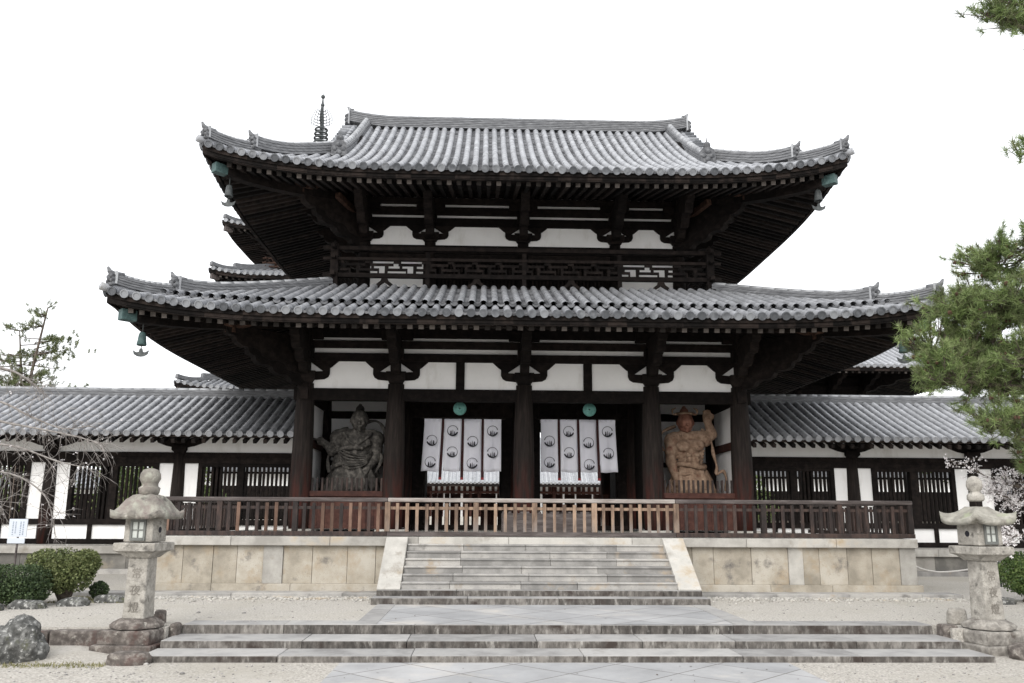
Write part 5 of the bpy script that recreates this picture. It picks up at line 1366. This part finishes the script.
# pale pebbles strewn along the plinth
pb = MB(); r5 = random.Random(5)
for i in range(1500):
    side_ = r5.random() < .6
    x = r5.uniform(3.2, 8.6) if side_ else r5.uniform(-7.5, -3.2); y = -5.66 - abs(r5.gauss(0, .33)); s = r5.uniform(.015, .045)
    pb.ball((x, y, TZ + s * .2), s, 5, 3, (1, r5.uniform(.7, 1.2), .6))
o = pb.build('pebbles', granite, loc=(0, 0, TZ)); tag(o, 'loose pale pebbles strewn along the foot of the platform', 'pebbles'); o['kind'] = 'stuff'

# grit, small stones and a few dead leaves on the gravel
gt, lfm = MB(), MB(); r8 = random.Random(12)
for i in range(1500):
    if r8.random() < .5: x, y, z = r8.uniform(-11, 11), r8.uniform(-9.7, -5.7), TZ
    else: x, y, z = r8.uniform(-8, 8), r8.uniform(-13.2, -11.4), GZ
    if abs(x) < 3.1: continue
    s = r8.uniform(.008, .02) * (2.0 if r8.random() < .04 else 1); gt.ball((x, y, z + s * .2), s, 5, 3, (1, r8.uniform(.7, 1.3), .6))
for i in range(160):
    if r8.random() < .5: x, y, z = r8.uniform(-11, 11), r8.uniform(-9.7, -5.7), TZ
    else: x, y, z = r8.uniform(-8, 8), r8.uniform(-13.2, -11.4), GZ
    a = r8.uniform(0, 6.28); s = r8.uniform(.015, .03); d = V((math.cos(a), math.sin(a), r8.uniform(-.2, .3))) * s; e = V((-d.y, d.x, 0)) * .5; p = V((x, y, z + .012)); lfm.add([p - d, p + e, p + d, p - e], [(0, 1, 2, 3)])
o = gt.build('grit', stepst, loc=(0, 0, TZ)); tag(o, 'small dark and grey stones scattered over the gravel court', 'stones'); o['kind'] = 'stuff'
o = lfm.build('fallen_leaves', bark, loc=(0, 0, TZ)); tag(o, 'dry brown leaves scattered over the gravel court', 'leaves'); o['kind'] = 'stuff'

# ================================================================== PLANTS
def leaf(mb, p, s, rr):
    a = V((rr.gauss(0, 1), rr.gauss(0, 1), rr.gauss(0, 1) * .7 + .2)).normalized(); b = a.orthogonal().normalized(); b = Matrix.Rotation(rr.uniform(0, 6.28), 3, a) @ b; c = a.cross(b)
    mb.add([p - b * s, p + c * s * .5, p + b * s, p - c * s * .5], [(0, 1, 2, 3)])
def shrub(name, label, base, lobes, m, n, ls, seed, trunk=True, cat='shrub', flatten=None):
    rr = random.Random(seed); t = thing(name, label, cat, base); mb = MB()
    for i in range(n):
        c, s = rr.choice(lobes); d = V((rr.gauss(0, 1), rr.gauss(0, 1), rr.gauss(0, 1))).normalized()
        q = d * (rr.random() ** .22); wob = 1 + .13 * noise.noise(d * 3 + V((seed, 0, 0))) + .07 * noise.noise(d * 8)
        if flatten: q = V([math.copysign(abs(a) ** flatten, a) for a in q])
        p = V(c) + V((q.x * s[0], q.y * s[1], q.z * s[2])) * wob
        leaf(mb, p, ls * rr.uniform(.6, 1.3), rr)
    mb.build('foliage', m, t)
    if trunk:
        tb = MB(); B = V(base)
        for c, s in lobes:
            for k in range(3):
                e = V(c) + V((rr.uniform(-.5, .5) * s[0], rr.uniform(-.5, .5) * s[1], 0)); tb.tube([B + V((rr.uniform(-.06, .06), rr.uniform(-.06, .06), 0)), B.lerp(e, .5) + V((rr.uniform(-.06, .06), 0, .02)), e], [.045, .03, .012], 6)
        tb.build('stems', bark, t)
    return t
shrub('round_bush', 'round clipped yellow green bush left of the left lantern', (-8.72, -6.75, TZ), [((-8.72, -6.75, -.50), (.54, .5, .32)), ((-8.5, -6.8, -.62), (.30, .36, .34)), ((-9.12, -6.7, -.42), (.36, .4, .22)), ((-8.75, -6.9, -.72), (.30, .3, .26)), ((-8.42, -6.7, -.45), (.25, .3, .25))], leafy, 12500, .026, 3)
shrub('clipped_hedge', 'dark green clipped hedge at the left edge in front of the round bush', (-9.55, -7.5, TZ), [((-9.3, -7.4, -.72), (.58, .40, .28)), ((-9.95, -7.6, -.78), (.55, .5, .34)), ((-9.1, -7.45, -.88), (.38, .35, .24)), ((-10.8, -7.4, -.76), (.7, .5, .36))], leafd, 22000, .024, 4, flatten=.75)
shrub('small_shrub', 'small dark shrub at the right foot of the round bush', (-8.3, -6.3, TZ), [((-8.3, -6.3, -.97), (.17, .16, .17))], leafd, 1800, .022, 5)
shrub('round_bush', 'green clipped bush at the right edge behind the right lantern', (9.55, -6.3, TZ), [((9.55, -6.3, -.62), (.50, .5, .42)), ((9.8, -6.3, -.75), (.55, .5, .36))], leafg, 12000, .026, 6)
# low grass by the corridor, moss patches
gm = MB(); r6 = random.Random(6)
for i in range(2600):
    k_ = r6.random()
    if k_ < .55: x, y = r6.uniform(-9.0, -7.6), r6.uniform(-6.9, -5.7)
    elif k_ < .85: x, y = r6.uniform(-7.9, -5.9), -11.5 + r6.gauss(0, .10)
    else: x, y = r6.uniform(-7.0, -6.5), -10.9 + r6.gauss(0, .08)
    z = TZ if y > -10 else GZ; h = r6.uniform(.01, .045); a = r6.uniform(0, 6.28)
    gm.add([(x - .008 * math.cos(a), y - .008 * math.sin(a), z), (x + .008 * math.cos(a), y + .008 * math.sin(a), z), (x + r6.uniform(-.02, .02), y, z + h)], [(0, 1, 2)])
o = gm.build('grass', leafg2, loc=(0, 0, 0)); o['kind'] = 'stuff'; tag(o, 'thin short grass in the gravel by the left shrubs and boulder', 'grass')

def tuft(mb, p, d, ln, n, rr, wd=.006):
    """a brush of pine needles round the twig end p, pointing along d"""
    d = V(d).normalized()
    for i in range(n):
        q = (d * rr.uniform(.1, 1.0) + V((rr.gauss(0, 1), rr.gauss(0, 1), rr.gauss(0, 1))).normalized() * .8).normalized()
        s = q.orthogonal().normalized(); s = Matrix.Rotation(rr.uniform(0, 6.28), 3, q) @ s; o = p - d * rr.uniform(0, ln * .9); e = o + q * ln * rr.uniform(.7, 1.1)
        mb.add([o - s * wd, o + s * wd, e], [(0, 1, 2)])
def curve_pts(pts, k=6):
    pts = [V(p) for p in pts]; q = []
    for i in range(len(pts) - 1):
        p0, p1, p2, p3 = pts[max(i - 1, 0)], pts[i], pts[i + 1], pts[min(i + 2, len(pts) - 1)]
        for j in range(k):
            s = j / k; q.append(.5 * ((2 * p1) + (p2 - p0) * s + (2 * p0 - 5 * p1 + 4 * p2 - p3) * s * s + (3 * p1 - p0 - 3 * p2 + p3) * s ** 3))
    q.append(pts[-1]); return q

def big_pine():
    rr = random.Random(21)
    t = thing('pine_tree', 'big green pine whose branches reach in from the right edge', 'pine tree', (11.6, -8.6, TZ))
    tb, nd, nd2, cn = MB(), MB(), MB(), MB()
    tr = curve_pts([(11.6, -8.6, TZ - .1), (11.5, -8.7, 1.0), (11.2, -8.7, 3.0), (11.3, -9.0, 5.0), (10.9, -9.4, 7.4), (10.9, -9.5, 9.6)])
    tb.tube(tr, [.34 - .24 * i / (len(tr) - 1) for i in range(len(tr))], 12)
    branches = [
        # (path, spread, number of twigs)
        ([(11.3, -8.9, 4.2), (10.0, -8.6, 4.1), (8.4, -8.4, 4.15), (7.9, -8.3, 4.1), (7.55, -8.3, 4.15)], .42, 58),
        ([(11.3, -8.8, 3.6), (9.9, -8.3, 3.4), (8.4, -8.2, 3.35), (7.5, -8.1, 3.40), (6.95, -8.1, 3.5)], .42, 64),
        ([(11.2, -8.7, 3.0), (9.8, -8.5, 2.75), (8.5, -8.4, 2.75), (7.5, -8.4, 2.85), (7.0, -8.4, 2.95)], .40, 56),
        ([(11.2, -8.7, 2.4), (9.9, -8.6, 2.0), (8.9, -8.5, 1.9), (8.2, -8.5, 2.0), (7.75, -8.5, 2.05)], .36, 40),
        ([(11.3, -8.7, 2.6), (10.2, -8.3, 1.9), (9.3, -8.2, 1.55), (8.6, -8.2, 1.45)], .34, 30),
        ([(11.3, -9.0, 5.0), (10.2, -8.6, 4.7), (9.2, -8.4, 4.75), (8.5, -8.3, 5.0), (8.35, -8.3, 5.1)], .42, 54),
        ([(11.2, -8.9, 4.6), (10.2, -7.8, 4.4), (9.2, -7.4, 4.4), (8.7, -7.3, 4.5), (8.3, -7.3, 4.45)], .42, 48),
        ([(11.2, -8.8, 3.9), (10.0, -7.7, 3.7), (9.0, -7.2, 3.7), (8.5, -7.1, 3.75), (8.2, -7.1, 3.7)], .42, 52),
        ([(11.2, -8.8, 3.2), (10.0, -7.7, 3.0), (9.0, -7.3, 3.0), (8.2, -7.2, 3.05)], .42, 44),
        ([(11.3, -9.0, 5.4), (10.2, -9.2, 5.3), (9.2, -9.0, 5.2), (8.6, -8.9, 5.25)], .34, 26),
        ([(11.2, -8.7, 2.8), (10.2, -9.0, 2.5), (9.3, -8.9, 2.3), (8.6, -8.9, 2.2)], .40, 44),
        ([(11.2, -8.7, 3.4), (10.2, -9.3, 3.3), (9.2, -9.2, 3.2), (8.3, -9.1, 3.2)], .44, 54),
        ([(11.3, -8.9, 4.4), (10.2, -9.3, 4.2), (9.2, -9.2, 4.1), (8.3, -9.1, 4.15)], .44, 50),
        # upper branches that come in at the top right corner
        ([(10.9, -9.4, 7.4), (9.4, -10.6, 7.7), (8.0, -11.3, 7.75), (7.0, -11.7, 7.8), (6.45, -11.9, 7.85)], .20, 24),
        ([(11.0, -9.3, 6.6), (9.6, -10.6, 6.2), (8.2, -11.4, 5.8), (7.1, -11.8, 5.68), (6.58, -11.9, 5.62)], .16, 22),
        ([(10.9, -9.4, 8.2), (9.6, -10.5, 8.3), (8.2, -11.3, 8.2), (7.2, -11.8, 8.05), (6.6, -12, 8.0)], .26, 22),
        # off frame, filling out the tree
        ([(11.3, -8.8, 4.4), (12.6, -9.2, 4.6), (14.0, -9.4, 4.4), (15.0, -9.4, 4.5)], .5, 40),
        ([(11.3, -8.8, 3.2), (12.6, -8.0, 3.2), (13.8, -7.6, 3.0), (14.6, -7.4, 3.1)], .5, 40),
        ([(11.1, -9.2, 6.2), (12.2, -8.6, 6.6), (13.4, -8.0, 6.6)], .5, 34),
        ([(10.9, -9.4, 8.6), (11.2, -9.6, 9.4), (11.6, -9.8, 10.0)], .5, 34),
    ]
    for bi, (path, sprd, nt_) in enumerate(branches):
        bp = curve_pts(path); n = len(bp); tb.tube(bp, [.085 - .07 * i / (n - 1) for i in range(n)], 8)
        for k in range(nt_):
            f = rr.uniform(.28, 1.0) ** .8; i = min(n - 2, int(f * (n - 1))); o = bp[i].lerp(bp[i + 1], rr.random())
            d = (bp[i + 1] - bp[i]).normalized(); side_ = V((rr.gauss(0, 1), rr.gauss(0, 1), rr.gauss(.12, .75)))
            ln = sprd * rr.uniform(.5, 1.5); e = o + (d * .5 + side_.normalized()).normalized() * ln; m1 = o.lerp(e, .5) + V((0, 0, -.04)); e = e + V((0, 0, .08))
            tb.tube([o, m1, e], [.018, .013, .007], 5)
            for j in range(5):
                g = V((rr.gauss(0, .13), rr.gauss(0, .10), rr.gauss(.03, .08))) if j else V((0, 0, 0)); dd = (e - m1).normalized() + V((0, 0, .5)) + g * 3
                tuft(nd if rr.random() < .72 else nd2, e + g, dd, rr.uniform(.13, .19), 52, rr, .0042)
                if j: tb.tube([m1, e + g], [.008, .005], 4)
            tuft(nd2 if rr.random() < .5 else nd, m1, (e - m1), .12, 26, rr, .0042)
            if rr.random() < .40:
                for q in range(3): cn.ball(e + V((rr.gauss(0, .04), rr.gauss(0, .04), -.02)), rr.uniform(.016, .03), 6, 5, (1, 1, 1.4))
    tb.build('trunk', bark, t); nd.build('crown', needle, t); part_label(nd2.build('crown', needled, t), 'older duller needles'); o = cn.build('cones', cone, t); o['kind'] = 'stuff'
big_pine()

def back_pine():
    rr = random.Random(8); B = V((-24.1, 20, TZ))
    t = thing('pine_tree', 'thin sparse pine standing behind the left corridor', 'pine tree', B)
    tb, nd = MB(), MB()
    tops = [((-24.1, 20, TZ), (-24.2, 20, 5.0), (-24.05, 20, 7.2), (-23.6, 20, 10.8), .16), ((-24.15, 20, 5.2), (-24.5, 20.1, 6.8), (-25.0, 20.2, 9.6), None, .11), ((-24.2, 20, 5.4), (-24.9, 20.2, 6.9), (-25.5, 20.3, 8.4), None, .10)]
    for a, b, c, d, r in tops:
        p = curve_pts([q for q in (a, b, c, d) if q]); n = len(p); tb.tube(p, [r * (1 - .85 * i / (n - 1)) + .01 for i in range(n)], 8)
        for k in range(int(30 * r / .16)):
            i = rr.randrange(int(n * .45), n); o = p[i]; sgn = rr.choice((-1, 1)); ln = rr.uniform(.5, 2.1) * (1.2 - .7 * i / n)
            e = o + V((sgn * ln, rr.uniform(-.8, .8), rr.uniform(-.05, .45))); m1 = o.lerp(e, .5) + V((0, 0, -.08)); tb.tube([o, m1, e], [.035, .022, .01], 5)
            for q in range(9):
                f = rr.uniform(.55, 1); c2 = m1.lerp(e, f * 2 - 1 if f > .5 else 0) + V((rr.gauss(0, .16), rr.gauss(0, .16), rr.gauss(.06, .08)))
                tuft(nd, c2, V((sgn * .4, 0, .7)), .20, 22, rr, .011)
    for e, k in (((-23.1, 20, 8.9), 12), ((-22.8, 20, 8.6), 14), ((-23.3, 20, 8.2), 16), ((-22.4, 19.9, 9.2), 14), ((-22.2, 20, 8.6), 10), ((-24.0, 20, 6.9), 14), ((-21.9, 20, 6.6), 10), ((-22.6, 20.1, 6.5), 14), ((-23.6, 19.8, 6.5), 14), ((-25.0, 20, 7.2), 12)):
        for j in range(k):
            c2 = V(e) + V((rr.gauss(0, .38), rr.gauss(0, .3), rr.gauss(0, .17))); tuft(nd, c2, V((rr.gauss(0, .5), 0, .8)), .22, 40, rr, .012)
        tb.tube([(-24.05, 20, e[2] - .3), V(e).lerp(V((-24.05, 20, e[2] - .3)), .4), e], [.04, .025, .01], 5)
    tb.build('trunk', bark, t); nd.build('crown', needled, t)
back_pine()

def cherry(name, label, base, mains, seed, ntw, blossoms, droop, twr=.006, bl=(0.35, 1), tl=(.35, 1.0)):
    rr = random.Random(seed); t = thing(name, label, 'cherry tree', base); tb, fl = MB(), MB()
    for path, r in mains:
        p = curve_pts(path); n = len(p); tb.tube(p, [r * (1 - .88 * i / (n - 1)) + .004 for i in range(n)], 8)
        for k in range(ntw):
            i = rr.randrange(int(n * .35), n); o = p[i]; d = (p[min(i + 1, n - 1)] - p[max(i - 1, 0)]).normalized()
            v = (d * rr.uniform(.2, 1) + V((rr.gauss(0, .7), rr.gauss(0, .7), rr.gauss(0, .6)))).normalized(); ln = rr.uniform(*tl); q = [o]
            for j in range(5):
                v = (v + V((rr.gauss(0, .22), rr.gauss(0, .22), rr.gauss(0, .2) - droop))).normalized(); q.append(q[-1] + v * ln / 5)
            tb.tube(q, [twr * 1.5, twr * 1.3, twr * 1.1, twr, twr * .8, twr * .5], 5)
            for j in range(3):
                s_ = rr.randrange(1, 5); w_ = (q[s_ + 1] - q[s_]).normalized() + V((rr.gauss(0, .7), rr.gauss(0, .7), rr.gauss(0, .6))); a = q[s_]; b = a + w_.normalized() * rr.uniform(.1, .32)
                tb.tube([a, b], [twr * .8, twr * .4], 4)
                if rr.random() < blossoms:
                    for z in range(rr.randrange(2, 6) if blossoms > .6 else 1):
                        c = b + V((rr.gauss(0, .03), rr.gauss(0, .03), rr.gauss(0, .03))) * (blossoms > .6)
                        for h in range(5): leaf(fl, c + V((rr.gauss(0, .012), rr.gauss(0, .012), rr.gauss(0, .012))), .017, rr)
            if rr.random() < blossoms:
                for z in range(6 if blossoms > .6 else 1):
                    c = q[rr.randrange(1, 6)] + V((rr.gauss(0, .03), rr.gauss(0, .03), rr.gauss(0, .03)))
                    for h in range(5): leaf(fl, c + V((rr.gauss(0, .012), rr.gauss(0, .012), rr.gauss(0, .012))), .018, rr)
    tb.build('trunk', barkg if blossoms < .6 else bark, t); fl.build('blossoms', petal, t)
cherry('cherry_tree', 'bare grey cherry with fine drooping twigs at the left edge', (-13.6, -4.6, TZ), [
    ([(-13.6, -4.6, TZ), (-13.5, -4.6, .6), (-13.2, -4.5, 2.0), (-12.8, -4.4, 3.2)], .15),
    ([(-13.2, -4.5, 2.0), (-12.4, -4.3, 2.5), (-11.4, -4.2, 2.35), (-10.3, -4.1, 2.15), (-9.5, -4.1, 1.95)], .034),
    ([(-13.3, -4.5, 1.6), (-12.3, -4.6, 1.9), (-11.2, -4.5, 1.85), (-10.3, -4.4, 1.55), (-9.6, -4.4, 1.4)], .03),
    ([(-13.4, -4.5, 1.2), (-12.3, -4.2, 1.35), (-11.3, -4.1, 1.25), (-10.6, -4.1, .8), (-10.35, -4.1, .2)], .028),
    ([(-12.9, -4.4, 2.8), (-12.0, -4.0, 2.9), (-11.2, -3.9, 2.55), (-10.5, -3.9, 2.3), (-9.9, -3.9, 2.35)], .028),
    ([(-13.3, -4.5, 1.8), (-12.6, -4.9, 1.6), (-11.6, -4.9, 1.0), (-11.0, -4.9, .5)], .028),
    ([(-12.8, -4.4, 3.2), (-12.2, -4.3, 3.6), (-11.5, -4.2, 3.5), (-10.9, -4.1, 3.1)], .04),
    ([(-13.2, -4.5, 2.2), (-14.2, -4.6, 2.9), (-15.2, -4.6, 2.8)], .06)], 31, 40, .10, .13, .004)
cherry('cherry_tree', 'white flowering cherry branches beside the right lantern', (11.0, -6.2, TZ), [
    ([(11.0, -6.2, TZ), (11.0, -6.2, -.2), (10.8, -6.3, .6), (10.6, -6.3, 1.4)], .12),
    ([(10.8, -6.3, .6), (9.9, -6.6, .95), (9.3, -6.8, 1.05), (8.8, -6.9, 1.15), (8.05, -7.0, 1.5)], .04),
    ([(10.9, -6.3, .3), (10.0, -6.7, .65), (9.3, -6.9, .75), (8.9, -7.0, .85), (8.55, -7.0, .95)], .035),
    ([(11.0, -6.2, -.1), (10.0, -6.7, .1), (9.3, -6.9, .15), (8.95, -7.0, .12), (8.7, -7.0, .2)], .03),
    ([(10.7, -6.3, .9), (10.0, -6.6, 1.2), (9.5, -6.7, 1.15), (9.0, -6.8, 1.0)], .03)], 41, 26, .9, .03, .004, tl=(.12, .36))

# bushy trees in the inner courtyard, seen through the lattices
def leafy_tree(label, base, r, h, seed, n=2600):
    rr = random.Random(seed); t = thing('courtyard_tree', label, 'tree', base, 'trees in the inner courtyard'); B = V(base); tb, lf = MB(), MB()
    tb.tube([B, B + V((.1, 0, h * .3)), B + V((0, 0, h * .62))], [.22, .17, .08], 8)
    lobes = [(B + V((rr.uniform(-.6, .6) * r, rr.uniform(-.6, .6) * r, h * rr.uniform(.42, .9))), r * rr.uniform(.4, .6)) for i in range(7)]
    for c, s in lobes: tb.tube([B + V((0, 0, h * .35)), c], [.07, .02], 5)
    for i in range(n):
        c, s = rr.choice(lobes); d = V((rr.gauss(0, 1), rr.gauss(0, 1), rr.gauss(0, 1))).normalized() * rr.random() ** .35; leaf(lf, c + d * s, .11, rr)
    tb.build('trunk', bark, t); lf.build('crown', leafb, t)
for i, (x, y, r, h) in enumerate(((-16.5, 22, 2.3, 4.6), (-20.5, 24, 2.4, 4.6), (-24.5, 23, 2.4, 4.8), (12.6, 22, 2.2, 3.9), (27.5, 30, 2.6, 7.6), (31, 32, 2.6, 7.2))):
    leafy_tree(['green tree behind the second lattice bay left of the gate', 'green tree behind the far left lattice', 'bushy tree beyond the left edge of the corridor', 'green tree behind the first lattice bay right of the gate', 'tree top showing over the right corridor roof', 'tree beyond the right end of the corridor'][i], (x, y, TZ), r, h, 60 + i)

# ------------------------------------------------------------------ notice board and rope
sg = thing('notice_board', 'small white notice board on a thin post at the far left', 'sign', (-9.75, -6.2, TZ))
# board at the hedge's back, facing the approach
bx0, bx1, bz0, bz1, by = -10.00, -9.66, -.115, .335, -6.5
MB().box(bx0, bx1, by - .01, by + .01, bz0 + .12, bz1).build('board', white, sg, bev=.004)
MB().box(bx0 + .0, bx1 - .02, by - .012, by + .008, bz0, bz0 + .10).build('lower_board', white, sg, bev=.004)
m = MB(); r7 = random.Random(9)
for cx_ in (-9.92, -9.87, -9.78, -9.73):
    z = bz1 - .05
    while z > bz0 + .17:
        m.box(cx_ - .010, cx_ + .010, by - .0125, by - .0105, z - .018, z); z -= r7.uniform(.026, .04)
m.build('faded_print', greyi, sg)
MB().tube([(-9.83, by + .03, TZ), (-9.83, by + .03, bz1 - .05)], .02, 8).build('post', railgr, sg)
m = MB(); m.tube(curve_pts([(8.06, -4.5, -.40), (8.4, -4.3, -.60), (8.8, -4.1, -.70), (9.3, -3.8, -.74), (10.2, -3.3, -.70), (11.2, -2.7, -.56)]), .018, 6)
tag(m.build('white_rope', ropew), 'sagging white rope strung from the right end of the platform', 'rope')
rp = thing('rope_post', 'thin iron post holding the white rope behind the right bush', 'post', (11.2, -2.7, TZ)); MB().tube([(11.2, -2.7, TZ), (11.2, -2.7, -.52)], .03, 8).build('shaft', bronzed, rp)
